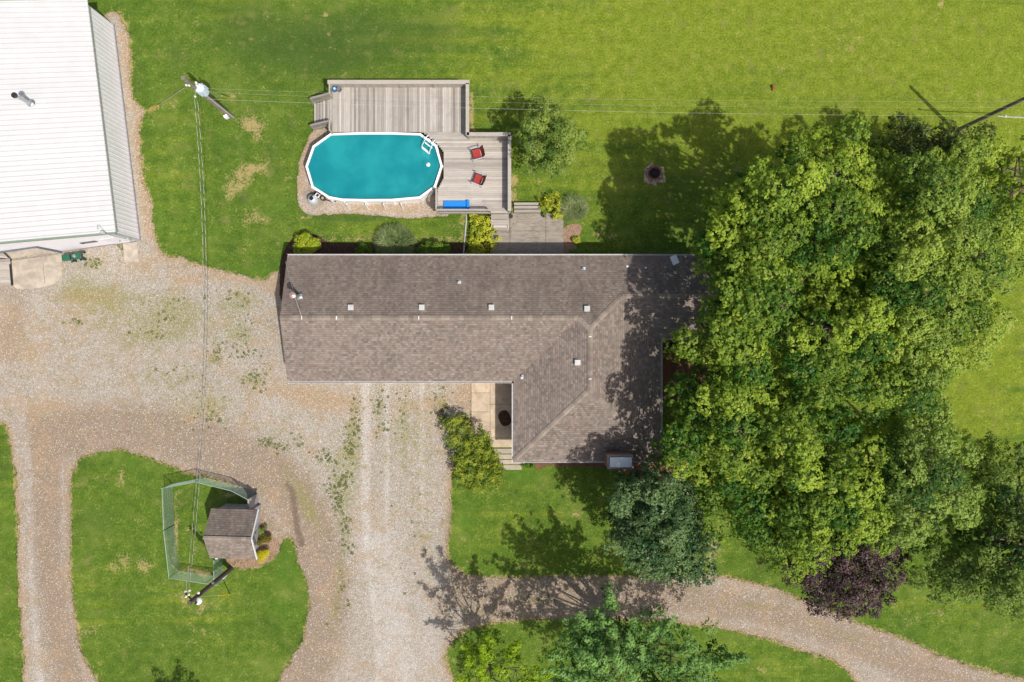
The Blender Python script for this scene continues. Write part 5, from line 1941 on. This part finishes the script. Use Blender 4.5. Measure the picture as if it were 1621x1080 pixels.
mb = MB(); mb.beam(bpt(0, -.05, .05), bpt(1, -.05, .05), .05, .1); mb.beam(bpt(1, 0, .05) + ds * .03, bpt(1, d0 - .1, .05) + ds * .03, .04, .1); mb.build("base_trim", simple("grey base trim", (.22, .22, .23), .6), barn)
mb = MB(); mb.beam(bpt(1, .0, .05) + ds * .03, bpt(1, .0, BZ - .1) + ds * .03, .16, .05); mb.build("corner_trim", M['greymetal'], barn)
mb = MB(); o_ = ds * .05
mb.beam(bpt(1, d0 - .08, DH + .08) + o_, bpt(1, d1 + .05, DH + .08) + o_, .07, .16)
mb.beam(bpt(1, d0 - .06, 0) + o_, bpt(1, d0 - .06, DH + .05) + o_, .14, .10)
mb.build("door_frame", M['bluetrim'], barn)
mb = MB()
mb.beam(bpt(1, d1 - .08, EH + .10) + ds * .25, bpt(1, e1, EH + .10) + ds * .25, .45, .12)
mb.build("door_canopy", M['bluetrim'], barn)
mb = MB(); mb.quad(*[tuple(p) for p in (bpt(1, d0 + .02, .03), bpt(1, e1, .03), bpt(1, e1, .03) - ds * 5, bpt(1, d0 + .02, .03) - ds * 5)]); mb.build("floor", M['concrete'], barn)
mb = MB(); mb.beam(bpt(1, 2.0, 1.6) + ds * .03, bpt(1, 3.0, 1.6) + ds * .03, .03, .35); 
mb.build("window", M['glass'], barn)
mb = MB(); mb.beam(bpt(1, 0.65, 1.0) + ds * .03, bpt(1, 1.55, 1.0) + ds * .03, .03, 1.98); d_ = mb.build("door", M['barnrib'], barn)
mb = MB(); mb.lathe(bpt(1, .8, 1.0) + ds * .08, [(.03, -.03), (.04, 0), (.03, .03)], 8); mb.build("handle", M['darkmetal'], d_)
# flue on roof
bz_ = 4.55; fpnt = P(47, 163, bz_)
mb = MB(); mb.tube([fpnt - Vector((0, 0, .1)), fpnt + Vector((0, 0, 1.25))], .10, 16); mb.lathe(fpnt - Vector((0, 0, .04)), [(.22, 0), (.15, .06), (.11, .2)], 16); mb.build("flue_pipe", M['steel'], barn)
mb = MB(); mb.lathe(fpnt + Vector((0, 0, 1.2)), [(.12, 0), (.17, .03), (.17, .12), (.15, .14)], 16); mb.build("flue_cap", M['darkmetal'], barn)
# service mast and meter
c = bpt(1, .15, 0) + ds * .12
mb = MB(); mb.tube([c + Vector((0, 0, .6)), c + Vector((0, 0, 3.9)), c + Vector((-.08, .02, 4.02)), c + Vector((-.2, .02, 3.95))], .035, 8)
mb.tube([c + Vector((0, 0, 3.8)), c + Vector((-.35, .45, 3.85)), c + Vector((-.45, .5, 3.8)), c + Vector((-.5, .35, 3.75)), c + Vector((-.4, .2, 3.8))], .014, 5)
mb.build("service_mast", M['greymetal'], barn)
mb = MB(); mb.rbox(c + Vector((.05, .05, 1.3)), .28, .16, .4, .1); mb.lathe(c + Vector((.05, -.02, 1.35)), [(.08, -.06), (.1, 0), (.06, .05)], 12); mb.build("meter_box", M['trim'], barn)
# aprons
apr = empty("concrete_apron", P(60, 430, 0), "pale rounded concrete apron in front of the open barn door", "concrete slab")
mb = MB(); mb.t = .1; mb.prism([tuple(P(a, b).xy) for a, b in ((98, 401.5), (99, 437), (95, 444), (84, 451), (64, 455.5), (46, 457), (28, 457.5), (20, 452), (17.5, 413))], 0, .06); mb.build("slab", M['concrete'], apr, bevel=.015)
mb = MB(); mb.t = 1; pts_ = [P(68, 418, .063), P(69, 430, .063), P(70.5, 440, .063), P(71, 449, .063)]; mb.tube(pts_, .008, 4); mb.build("crack", M['soil'], apr)
pad = empty("door_pad", P(208, 400, 0), "small square concrete pad at the barn corner", "concrete slab")
mb = MB(); mb.t = .1; mb.prism([tuple(P(a, b).xy) for a, b in ((195, 385.5), (217.5, 383), (221, 413.5), (198, 416.5))], 0, .06); mb.build("slab", M['concrete'], pad, bevel=.015)
ramp = empty("wooden_ramp", P(5, 430, 0), "low wooden plank ramp at the photo's left edge by the barn", "ramp")
mb = MB()
for i in range(10):
    mb.t = RS.rand(); ya = 412 + i * 4.15
    a, b = P(-60, ya + 1.6, .16), P(17.0, ya, .16)
    mb.beam(Vector((a.x, a.y, .22 - i * .02)), Vector((b.x, b.y, .22 - i * .02)), .168, .04)
mb.build("plank", M['deckX'], ramp)
mb = MB(); a, b = P(16.4, 410, .1), P(20, 452, .1); mb.beam(a, b, .07, .22); mb.build("curb", M['darkmetal'], ramp)

# green mower by the barn
mow = empty("yard_machine", P(117, 407, 0), "green wheeled garden machine parked against the barn wall", "garden machine")
c = P(117, 407, .3); c.z = 0; ma = math.radians(8)
def MP(x, y, z): 
    v = Matrix.Rotation(ma, 3, 'Z') @ Vector((x, y, 0)); return c + Vector((v.x, v.y, z))
mb = MB(); mb.rbox(MP(-.42, 0, .42), .52, .42, .22, ma); mb.rbox(MP(-.42, 0, .55), .44, .34, .06, ma); mb.build("hopper", M['green'], mow, bevel=.04)
mb = MB(); mb.rbox(MP(.25, .02, .38), .62, .44, .2, ma); mb.rbox(MP(.30, .02, .50), .36, .30, .10, ma); mb.rbox(MP(-.05, 0, .30), .4, .3, .08, ma); mb.build("deck_cover", M['green'], mow, bevel=.05)
mb = MB(); mb.lathe(MP(.2, 0, .54), [(.12, 0), (.12, .1), (.08, .14)], 14); mb.rbox(MP(.05, .08, .5), .12, .1, .1, ma); mb.build("engine", M['steel'], mow)
for x_, y_, r_ in ((.52, .24, .2), (.52, -.24, .2), (-.1, .26, .14), (-.1, -.26, .14)):
    mb = MB(); a = MP(x_, y_ - .05, r_); b = MP(x_, y_ + .05, r_); mb.tube([a, b], r_, 18); w2 = mb.build("wheel", M['black'], mow, bevel=.015)
    mb = MB(); mb.tube([MP(x_, y_ - .057, r_), MP(x_, y_ + .057, r_)], r_ * .5, 12); mb.build("rim", M['greymetal'], w2)
mb = MB()
for s in (-.18, .18): mb.tube([MP(.05, s, .4), MP(.12, s - .1, .7), MP(.18, s - .30, .92)], .014, 6)
mb.tube([MP(.18, -.48, .92), MP(.18, -.12, .92)], .02, 6); mb.build("handle", M['black'], mow)


# ------------------------------------------------------------------ UTILITY POLES
def pole(label, base, H, mat, r0=.17, r1=.12):
    root = empty("utility_pole", base, label, "utility pole", "utility poles")
    mb = MB(); n = 6
    mb.tube([base + Vector((0, 0, H * i / n)) for i in range(n + 1)], [r0 + (r1 - r0) * i / n for i in range(n + 1)], 14)
    mb.build("shaft", mat, root, smooth=False)
    return root


def insul(mb, p, r=.07, h=.16):
    mb.lathe(p, [(r * .5, 0), (r, .02), (r * .6, h * .3), (r, h * .5), (r * .5, h * .8), (r * .4, h)], 10)


B1 = P(367, 185.5, 0); H1 = 6.85
p1 = pole("grey utility pole with pale transformer, standing between barn and pool", B1, H1, M['pole'])
c = P(320.5, 143, 4.9); c.z = 4.55
mb = MB(); mb.lathe(c, [(.24, 0), (.27, .03), (.27, .75), (.22, .80), (.1, .83)], 20)
for k in range(10):
    a = k * .628; mb.rbox(c + Vector((math.cos(a) * .30, math.sin(a) * .30, .38)), .07, .025, .55, a)
mb.build("transformer", M['trans'], p1)
mb = MB()
for dx, dy in ((-.12, .1), (.12, -.05), (0, .15)): insul(mb, c + Vector((dx, dy, .8)))
insul(mb, P(311, 131.5, 6.0)); insul(mb, P(295.5, 135.5, 6.3), .06); insul(mb, P(300, 136, 6.2), .06); insul(mb, P(309.5, 153.5, 5.3), .06)
mb.build("insulator", M['porcelain'], p1)
mb = MB(); mb.beam(Vector((B1.x, B1.y, 5.0)), c + Vector((0, 0, .45)), .08, .08); mb.beam(Vector((B1.x, B1.y, 6.2)), P(298, 136, 6.2), .05, .05); mb.tube([P(311, 131.5, 6.0), c + Vector((0, .1, .85))], .03, 6); mb.tube([Vector((B1.x, B1.y, 5.3)), P(309.5, 153.5, 5.3)], .025, 6); mb.build("bracket", M['steel'], p1)
mb = MB(); s_ = Vector((.15, -.05, 0)); mb.tube([B1 + s_ + Vector((0, 0, .05)), B1 + s_ * .8 + Vector((0, 0, 4.6))], .035, 8); mb.tube([B1 - s_ + Vector((0, -.1, .05)), B1 - s_ * .8 + Vector((0, -.05, 4.9))], .025, 8); mb.build("conduit", M['trim'], p1)
mb = MB(); q = P(356.5, 183.5, 1.2); mb.rbox((q.x, q.y, 1.0), .25, .18, .36, .4); mb.build("meter_box", M['whitemetal'], p1)

B2 = P(366, 900.5, 0); H2 = 6.0
p2 = pole("dark brown utility pole south of the shed, leaning over the dog run", B2, H2, M['darkpole'])
mb = MB()
for a, b, z in ((295, 944, 5.7), (299.5, 941, 5.7), (294, 936, 5.5), (300.5, 934.5, 5.5)): insul(mb, P(a, b, z), .07, .15)
insul(mb, P(314.5, 938.5, 5.1), .08, .1); insul(mb, P(317, 947, 5.0), .05, .1)
mb.build("insulator", M['porcelain'], p2)
mb = MB(); mb.beam(Vector((B2.x, B2.y, 5.6)), P(293, 938, 5.6), .06, .06); mb.tube([Vector((B2.x, B2.y, 5.7)), P(304, 950.5, 5.6), P(311, 954, 5.6)], .022, 6); mb.build("bracket", M['darkmetal'], p2)
q = P(311, 954, 5.45)
mb = MB(); mb.lathe(q - Vector((0, 0, .25)), [(.22, 0), (.20, .08), (.1, .2), (.05, .3)], 18); f_ = mb.build("lamp_head", M['whitemetal'], p2)
mb = MB(); mb.lathe(q + Vector((0, 0, .02)), [(.07, 0), (.07, .1), (.03, .14)], 10); mb.build("photocell", M['darkmetal'], f_)
mb = MB(); q = P(357, 908.5, .8); mb.rbox((q.x, q.y, 1.1), .32, .2, .55, -.6); mb.build("meter_box", M['trans'], p2)
mb = MB(); q = P(336, 924, 3); mb.rbox((q.x, q.y, 3.0), .16, .16, .25, -.6); mb.build("junction_box", M['trim'], p2)
mb = MB(); mb.tube([B2 + Vector((-.02, -.17, .05)), B2 + Vector((-.02, -.15, 5.0))], .03, 8); mb.build("conduit", M['trim'], p2)

B3 = P(1512, 208, 0); H3 = 7.1
p3 = pole("tall grey utility pole rising behind the trees at the photo's right edge", B3, H3, M['pole'], .14, .10)
mb = MB(); insul(mb, P(1590, 184.5, 5.0)); mb.build("insulator", M['porcelain'], p3)


def span(name, label, a, b, sag, r=.014, strands=1, group=None, mats=('wire', 'dkwire'), pitch=.55):
    root = empty(name, a, label, "power line", group)
    L = (b - a).length; n = int(L / (.12 if strands > 1 else .8))
    def pt(t): 
        p = a.lerp(b, t); p.z -= sag * 4 * t * (1 - t); return p
    d = (b - a).normalized(); s = d.cross(Vector((0, 0, 1))).normalized(); u = s.cross(d)
    for k in range(strands):
        mb = MB(); pts = []
        for i in range(n + 1):
            t = i / n; p = pt(t)
            if strands > 1:
                ph = t * L / pitch * 2 * math.pi + k * 2 * math.pi / strands
                p = p + (s * math.cos(ph) + u * math.sin(ph)) * r * 1.0
            pts.append(p)
        mb.tube(pts, r, 5)
        mb.build("strand", M[mats[k % len(mats)]], root)
    return root


span("service_cable", "twisted service cable from transformer pole to lamp pole, left of its pair", P(308, 156, 5.2), P(294, 937, 5.5), 1.7, .0085, 2, "cables between the two left poles", pitch=.8)
span("service_cable", "twisted service cable from transformer pole to lamp pole, right of its pair", P(313, 160, 5.2), P(299, 935, 5.5), 1.7, .0085, 2, "cables between the two left poles", pitch=.8)
span("overhead_wire", "thin pale wire crossing the yard, northernmost of three", P(318, 140, 6.2), P(1640, 160, 6.4), .75, .003, 1, "wires across the back lawn")
span("overhead_wire", "thin pale wire crossing the yard, middle one of three", P(324, 146, 5.8), P(1640, 170, 6.2), .9, .003, 1, "wires across the back lawn")
span("overhead_wire", "brightest overhead wire crossing the yard, southernmost of three", P(327, 157, 5.2), P(1640, 184, 6.0), .7, .0055, 1, "wires across the back lawn")
span("service_drop", "thick pale cable running right from the far pole", P(1577, 184, 4.6), P(1700, 189, 4.2), .1, .03, 1)
def guy(label, a, b, mat, frac=.3):
    root = empty("guy_wire", a, label, "guy wire", "pole guy wires")
    mb = MB(); mb.tube([a, b], .012, 5); mb.build("strand", M['wire'], root)
    mb = MB(); q = a.lerp(b, frac); mb.tube([a + Vector((0, 0, .0)), q], .035, 8); mb.build("guard", mat, root)


guy("guy wire with orange-yellow guard anchored beside the barn", P(237, 176, 0), P(291, 140, 6.3), M['yellow'], .28)
guy("guy wire with pale lime guard right of the transformer pole", P(366, 155, 0), P(330, 148, 5.0), M['lime'], .45)
guy("guy wire with yellow guard below the shed pole", P(364, 941, 0), P(316, 945, 5.2), M['yellow'], .4)

# ------------------------------------------------------------------ FIRE PIT, small things
fpit = empty("fire_pit", P(1036, 274, 0), "round black fire pit ringed with small stones on the lawn", "fire pit")
g = P(1036, 274, .1); g.z = 0
mb = MB(); mb.lathe(g, [(.36, .0), (.38, .22), (.41, .22), (.41, .0)], 24); mb.build("metal_ring", M['rust'], fpit)
mb = MB(); mb.lathe(g, [(.35, .02), (.3, .05), (.12, .08), (.01, .06)], 20)
for k in range(9): 
    a = RS.rand() * 6.28; mb.beam(g + Vector((math.cos(a) * .25, math.sin(a) * .25, .09)), g - Vector((math.cos(a + .4) * .2, math.sin(a + .4) * .2, -.13)), .05, .05)
mb.build("ash_bed", M['ash'], fpit)
mb = MB()
for k in range(22):
    a = k / 22 * 6.283 + RS.normal() * .05; r = .52 + RS.normal() * .05; mb.t = RS.rand()
    s = .09 + RS.rand() * .07
    mb.rbox(g + Vector((math.cos(a) * r, math.sin(a) * r, .05)), s * 1.2, s, .1, RS.rand() * 3, RS.rand() * .3)
mb.build("stone_ring", M['firestone'], fpit, bevel=.03)
g = P(1224, 137, .1)
o = empty("red_ball", (g.x, g.y, 0), "small red rubber toy lying alone on the back lawn", "toy")
mb = MB(); mb.lathe((g.x, g.y, 0), [(.03, 0), (.10, .05), (.12, .12), (.10, .19), (.03, .24)], 14); mb.build("bulb", M['rust'], o, smooth=True)
mb = MB(); mb.lathe((g.x - .01, g.y - .2, 0), [(.03, 0), (.07, .04), (.08, .08), (.03, .13)], 12); mb.build("knob", M['rust'], o, smooth=True)

# brown side deck, grill
sd = empty("side_deck", (11, -1.5, 0), "low brown stained deck under the maples beside the house", "deck")
mb = MB(); x = 9.02
while x < 13.3:
    mb.t = RS.rand(); mb.box(x, x + .132, -3.9, .5, .28, .31); x += .138
mb.build("deck_boards", M['browndeck'], sd)
mb = MB(); mb.box(9.02, 13.38, -3.94, -3.9, .05, .30); mb.box(13.4, 13.44, -3.9, .5, .05, .30); mb.build("frame", M['browndeck'], sd)
gr = empty("kettle_grill", P(1064, 545, .3), "round black kettle grill on the brown side deck", "grill")
g = P(1064, 546, .9); g = Vector((g.x, g.y - .05, .31))
mb = MB(); mb.lathe(g + Vector((0, 0, .5)), [(.05, 0), (.2, .04), (.29, .15), (.30, .22)], 22); mb.build("bowl", M['black'], gr, smooth=True)
mb = MB(); mb.lathe(g + Vector((0, 0, .725)), [(.305, 0), (.29, .08), (.2, .17), (.05, .21)], 22); mb.build("lid", M['black'], gr, smooth=True)
for k in range(3):
    a = k * 2.094; mb = MB(); mb.tube([g + Vector((math.cos(a) * .15, math.sin(a) * .15, .55)), g + Vector((math.cos(a) * .3, math.sin(a) * .3, 0))], .014, 6); mb.build("leg", M['steel'], gr)
# flagstones
fs_lab = ["large pale flagstone seen in the gap between blue-green tree and maple", "narrow pale flagstone above the larger one in the tree gap", "pale flagstone south of the larger one under the maple"]
for k, (pts_, lb) in enumerate(zip([[(1090, 787), (1098, 784), (1108, 790), (1106, 800), (1098, 806), (1092, 800)], [(1083, 774), (1087, 773), (1096, 782), (1092, 787)], [(1093, 806), (1100, 808), (1101, 815), (1094, 814)]], fs_lab)):
    mb = MB(); mb.t = .1 * k; c_ = P(*pts_[0])
    mb.prism([tuple(P(a, b).xy) for a, b in pts_], .0, .06)
    o = mb.build("flagstone", M['walk'], origin=c_, bevel=.015); tag(o, lb, "flagstone", "flagstones by the drive")

# ------------------------------------------------------------------ TREES
NT_ = 1.0
tree("maple_tree", "broad yellow-green maple reaching over the house roof's east end", "tree",
     [(1118, 352), (1150, 350), (1210, 385), (1300, 400), (1400, 410), (1440, 470), (1440, 570), (1425, 650), (1300, 650), (1230, 620), (1160, 610), (1125, 585), (1092, 556), (1083, 535), (1108, 505), (1112, 440), (1112, 390)],
     6.8, 10.8, M['maple'], 1.3, .92, 1.35, .175, 3, "large maples beside the house", .42, (1250, 510), tint_mid=.52)
tree("maple_tree", "tall yellow-green maple at the top of the grove, with the pointed leader", "tree",
     [(1150, 320), (1168, 290), (1172, 262), (1200, 238), (1245, 235), (1278, 205), (1312, 216), (1340, 205), (1354, 190), (1372, 210), (1405, 250), (1412, 300), (1440, 330), (1430, 400), (1380, 440), (1300, 440), (1210, 420), (1130, 400), (1118, 375), (1135, 350)],
     7.8, 11.4, M['maple'], 1.3, .92, 1.35, .175, 3, "large maples beside the house", .4, (1270, 340), tint_mid=.58)
tree("maple_tree", "yellow-green maple touching the house's southeast gutter", "tree",
     [(1050, 650), (1056, 618), (1092, 600), (1135, 580), (1220, 590), (1300, 620), (1390, 640), (1425, 720), (1430, 800), (1425, 860), (1395, 872), (1345, 892), (1300, 908), (1272, 910), (1238, 905), (1190, 880), (1150, 862), (1120, 800), (1092, 772), (1062, 735), (1050, 690)],
     6.0, 10.0, M['maple'], 1.3, .92, 1.35, .175, 3, "large maples beside the house", .42, (1230, 720), tint_mid=.45)
tree("maple_tree", "fine-leaved maple along the grove's right side facing the open lawn", "tree",
     [(1400, 270), (1440, 228), (1500, 235), (1545, 232), (1565, 262), (1602, 330), (1618, 370), (1605, 440), (1592, 500), (1562, 560), (1535, 605), (1490, 650), (1430, 650), (1400, 560), (1395, 450), (1402, 350)],
     7.4, 11.2, M['maple2'], 1.15, .80, 1.25, .15, 3, "large maples beside the house", .4, (1460, 420), tint_mid=.55)
tree("maple_tree", "grey-green fine-leaved tree at the grove's lower right corner", "tree",
     [(1420, 670), (1480, 640), (1515, 672), (1553, 712), (1545, 780), (1542, 835), (1500, 860), (1452, 884), (1420, 870), (1392, 830), (1388, 740)],
     6.2, 9.8, M['maple3'], 1.1, .74, 1.1, .15, 3, "large maples beside the house", .34, (1430, 740), tint_mid=.62)
tree("open_crown_tree", "loose open-crowned tree with bare limbs at the lower right edge", "tree",
     [(1572, 730), (1615, 705), (1690, 705), (1750, 850), (1700, 990), (1640, 1000), (1608, 985), (1570, 1000), (1530, 965), (1490, 950), (1456, 922), (1448, 888), (1500, 868), (1552, 835), (1562, 770)],
     4.8, 7.8, mat_leaf('shaded olive leaves', (.030, .095, .014), (.270, .370, .070), (.34, .30, .08)), 1.15, .62, 1.15, .145, 3, None, .3, (1570, 840), limb_n=46, jitter=1.0, tint_mid=.6, density=1.1)  # leaf colour darkened to carry the shade of the neighbouring tree
tree("yellow_maple_tree", "yellowish tree cut off by the photo's right edge under the wires", "tree",
     [(1545, 240), (1580, 215), (1620, 200), (1680, 205), (1720, 300), (1680, 400), (1625, 380), (1590, 320)],
     6.5, 10.0, M['maple'], 1.2, .7, 1.1, .2, 3, None, .3, (1600, 300), tint_mid=.68)
tree("plum_tree", "dark purple-leaved tree at the bend of the gravel drive", "tree",
     [(1245, 912), (1250, 935), (1272, 958), (1305, 975), (1340, 986), (1372, 976), (1408, 960), (1430, 930), (1428, 905), (1440, 870), (1400, 850), (1320, 860), (1260, 880)],
     3.2, 5.4, M['purple'], .62, .46, 1.1, .13, 3, None, .15, (1330, 900), limb_n=20, drop=.8, jitter=.5, lobe=.5)
tree("linden_tree", "round blue-green tree between house corner and gravel drive", "tree",
     [(966, 812), (985, 778), (1008, 748), (1050, 738), (1090, 762), (1120, 810), (1134, 862), (1128, 902), (1104, 916), (1080, 924), (1050, 920), (1006, 904), (974, 878)],
     5.5, 7.7, M['bluegreen'], .66, .58, 1.3, .15, 3, None, .22, (1030, 800), tint_mid=.55, lobe=.5, drop=1.1)
tree("birch_tree", "emerald tree with upright shoots at the bottom edge", "tree",
     [(905, 985), (935, 975), (975, 950), (990, 985), (1032, 985), (1070, 965), (1075, 1000), (1110, 1030), (1165, 1035), (1150, 1055), (1100, 1090), (1060, 1140), (960, 1150), (885, 1110), (868, 1060), (885, 1020)],
     4.4, 7.8, M['emerald'], .95, .52, 1.05, .15, 3, None, .22, (985, 1000), limb_n=40, spikes=70, jitter=.9, tint_mid=.55, drop=1.1)
tree("young_tree", "bright lime-green young tree at the bottom edge left of the emerald one", "tree",
     [(728, 1040), (745, 1018), (770, 1003), (798, 1003), (812, 1022), (835, 1030), (856, 1055), (850, 1100), (800, 1140), (745, 1125), (722, 1080)],
     4.0, 6.4, M['chartreuse'], .9, .48, 1.0, .15, 2, None, .14, (775, 1020), limb_n=30, spikes=20, jitter=.9, tint_mid=.5, density=1.0)
tree("serviceberry_tree", "small leafy tree standing right of the deck railing", "tree",
     [(820, 200), (832, 172), (862, 155), (892, 160), (912, 178), (928, 205), (926, 245), (905, 270), (880, 280), (850, 268), (822, 240), (815, 220)],
     2.6, 4.8, M['decktree'], .65, .45, 1.1, .13, 3, None, .11, (860, 232), limb_n=30, jitter=.7, tint_mid=.55, drop=.8, lobe=.6)
tree("crabapple_tree", "dull dark green tree between the maples and the far pole", "tree",
     [(1395, 220), (1412, 190), (1440, 178), (1472, 195), (1500, 183), (1535, 188), (1568, 198), (1562, 245), (1500, 262), (1430, 262), (1400, 250)],
     3.0, 4.8, M['dark'], .8, .52, 1.1, .14, 3, None, .15, (1470, 240), jitter=.6, tint_mid=.5, drop=.9)
tree("locust_tree", "small dark tree tip rising at the bottom edge inside the round lawn", "tree",
     [(232, 1150), (262, 1128), (290, 1136), (306, 1160), (296, 1195), (260, 1205), (230, 1180)],
     2.4, 3.8, M['dark'], .7, .42, 1.1, .14, 2, None, .12, (302, 1118), limb_n=16, spikes=6)

# big shrub beside the drive
def outline_shrub(name, label, outline, h, mat, spacing, cr, per, leaf, tm=.5, sticks=0):
    r = tree(name, label, "shrub", outline, h * .55, h, mat, spacing, cr, per, leaf, 2, None, .05, None, limb_n=18, jitter=.35, tint_mid=tm, tint_amp=.22, drop=.35, lobe=.15, flat=.8)
    return r


outline_shrub("overgrown_shrub", "large rambling green and yellow shrub beside the front walkway",
              [(700, 664), (715, 655), (740, 668), (765, 676), (778, 690), (785, 712), (796, 732), (800, 752), (790, 768), (765, 778), (735, 775), (718, 770), (722, 745), (714, 720), (704, 700)], 1.7, M['bush'], .42, .3, 1.0, .12, .55)
shrub("smoke_bush", "small grey-blue leafed bush at the top of the rambling shrub", "shrub", 707, 664, .45, .35, .9, mat_leaf("grey blue leaves", (.05, .07, .06), (.18, .22, .22), None, .15), .08, 500)
shrub("smoke_bush", "small dark red leafed bush beside the walkway slab", "shrub", 738, 666, .28, .35, .8, M['purple'], .08, 600)
outline_shrub("hosta_bed", "yellow-green hosta block left of the patio", [(744, 338), (776, 337), (777, 370), (777, 405), (744, 407), (742, 370)], .55, M['hosta'], .30, .22, 1.1, .14, .6)
outline_shrub("hosta_bed", "yellow-green hosta clump beside the timber steps", [(852, 310), (870, 306), (887, 309), (888, 325), (884, 337), (862, 338), (853, 328)], .5, M['hosta'], .28, .2, 1.1, .13, .6)
grass_plant("ornamental_grass", "spiky grey-green ornamental grass right of the patio", 907, 330, .9, .95, M['greygrass'], 5200)
grass_plant("ornamental_grass", "large grey-green grassy mound in the mulch bed behind the house", 625, 384, 1.25, 1.25, M['greygrass'], 7500)
shrub("boxwood", "yellow-topped green shrub at the mulch bed's left end", "shrub", 485, 388, 1.0, .78, 1.35, mat_leaf("lime shrub leaves", (.08, .19, .012), (.50, .55, .03), None, .3), .10, 650, tint_mid=.62)
shrub("spirea", "small low green plant in the middle of the mulch bed", "shrub", 572, 395, .85, .4, .8, M['greenshrub'], .09, 600, tint_mid=.35)
shrub("boxwood", "rounded green shrub in the mulch bed left of the white pipe", "shrub", 687, 396, 1.2, .6, 1.3, M['greenshrub'], .10, 650, tint_mid=.45)
shrub("lime_spirea", "tiny lime-green bush at the lawn edge right of the patio", "shrub", 913, 380, .32, .28, .4, M['hosta'], .08, 700)
shrub("spirea", "tiny dark green plant under the eave right of the patio", "shrub", 908, 399, .34, .2, .35, M['emerald'], .09, 600)
shrub("golden_shrub", "bright yellow rounded shrub at the shed's right corner", "shrub", 415, 878, .5, .48, .7, M['gold'], .07, 1300, tint_mid=.6)
shrub("flowering_shrub", "rusty and green flowering bush above the bright yellow shrub", "shrub", 417, 857, .52, .45, .7, M['flower'], .08, 900)
shrub("daisy_clump", "pale-flowered green clump at the shed's right wall", "flowers", 414, 840, .42, .35, .5, mat_leaf("daisy leaves", (.07, .13, .02), (.28, .33, .10), (.75, .75, .68), .25), .07, 800)
shrub("foundation_plant", "low green plant at the house's south wall under the gutter", "shrub", 838, 737, .7, .2, .3, M['greenshrub'], .09, 600, tint_mid=.5)

# ------------------------------------------------------------------ GROUND COVER
pts = []
E_ = np.array(g_edge + bed_edge)
rep = 5
b = np.repeat(E_, rep, 0) + RS.normal(size=(len(E_) * rep, 2)) * .07
m = (np.abs(b[:, 0]) < 36) & (np.abs(b[:, 1]) < 25)
# keep off the house and barn
m &= ~((b[:, 0] > -14.3) & (b[:, 0] < .2) & (b[:, 1] > -2.9) & (b[:, 1] < 5.6))
b = b[m]; N = len(b)
a = RS.rand(N) * 6.283
d = np.stack([np.cos(a) * .5, np.sin(a) * .5, np.ones(N)], 1); d /= np.linalg.norm(d, axis=1, keepdims=True)
o = blades_mesh("edge_grass", np.column_stack([b, np.zeros(N)]), d, .05 + .08 * RS.rand(N), np.full(N, .02), np.clip(.45 + RS.normal(size=N) * .3, 0, 1), M['blade'])
tag(o, "short tufts of grass fringing the gravel edges", "grass", kind='stuff')

# weeds in the gravel: small rosettes
spots = [(348, 555, 12, 14, 12), (405, 600, 14, 16, 24), (345, 565, 6, 8, 8), (385, 520, 12, 30, 22), (378, 470, 14, 10, 12), (395, 560, 14, 8, 14), (330, 660, 20, 18, 18), (425, 700, 10, 6, 14), (450, 708, 12, 5, 14), (515, 722, 12, 10, 20),
         (552, 705, 12, 20, 34), (546, 755, 9, 12, 20), (535, 785, 8, 22, 34), (548, 828, 6, 14, 20), (525, 770, 10, 8, 10), (562, 660, 8, 30, 22), (605, 660, 10, 30, 16), (600, 640, 7, 14, 14), (640, 650, 10, 40, 14), (700, 640, 10, 30, 26),
         (260, 480, 30, 14, 10), (240, 525, 26, 14, 10), (300, 600, 30, 20, 10), (120, 510, 8, 3, 10), (550, 868, 14, 10, 10), (540, 940, 10, 40, 12), (660, 860, 20, 60, 10), (150, 415, 8, 6, 12), (193, 395, 4, 8, 8), (270, 505, 12, 6, 8), (470, 700, 8, 12, 6),
         (845, 948, 40, 3, 8), (750, 972, 40, 10, 10)]
cs = []; rs = []; ts = []
for (x_, y_, rx, ry, n) in spots:
    for k in range(int(n * 3.4)):
        q = P(x_ + RS.normal() * rx * .8, y_ + RS.normal() * ry * .75, 0)
        cs.append(np.array((q.x, q.y, .015))); rs.append(.018 + .10 * RS.rand() ** 3); ts.append(.3 + .4 * RS.rand())
C, Nn, Sz, T = clump_leaves(cs, rs, .35, .55, .045, ts, up=.7)
C[:, 2] = np.maximum(C[:, 2], .015)
o = leaf_mesh("weeds", C, Nn, Sz, T, M['weedleaf'], None)
tag(o, "small green weeds sprouting through the gravel", "weeds", kind='stuff')
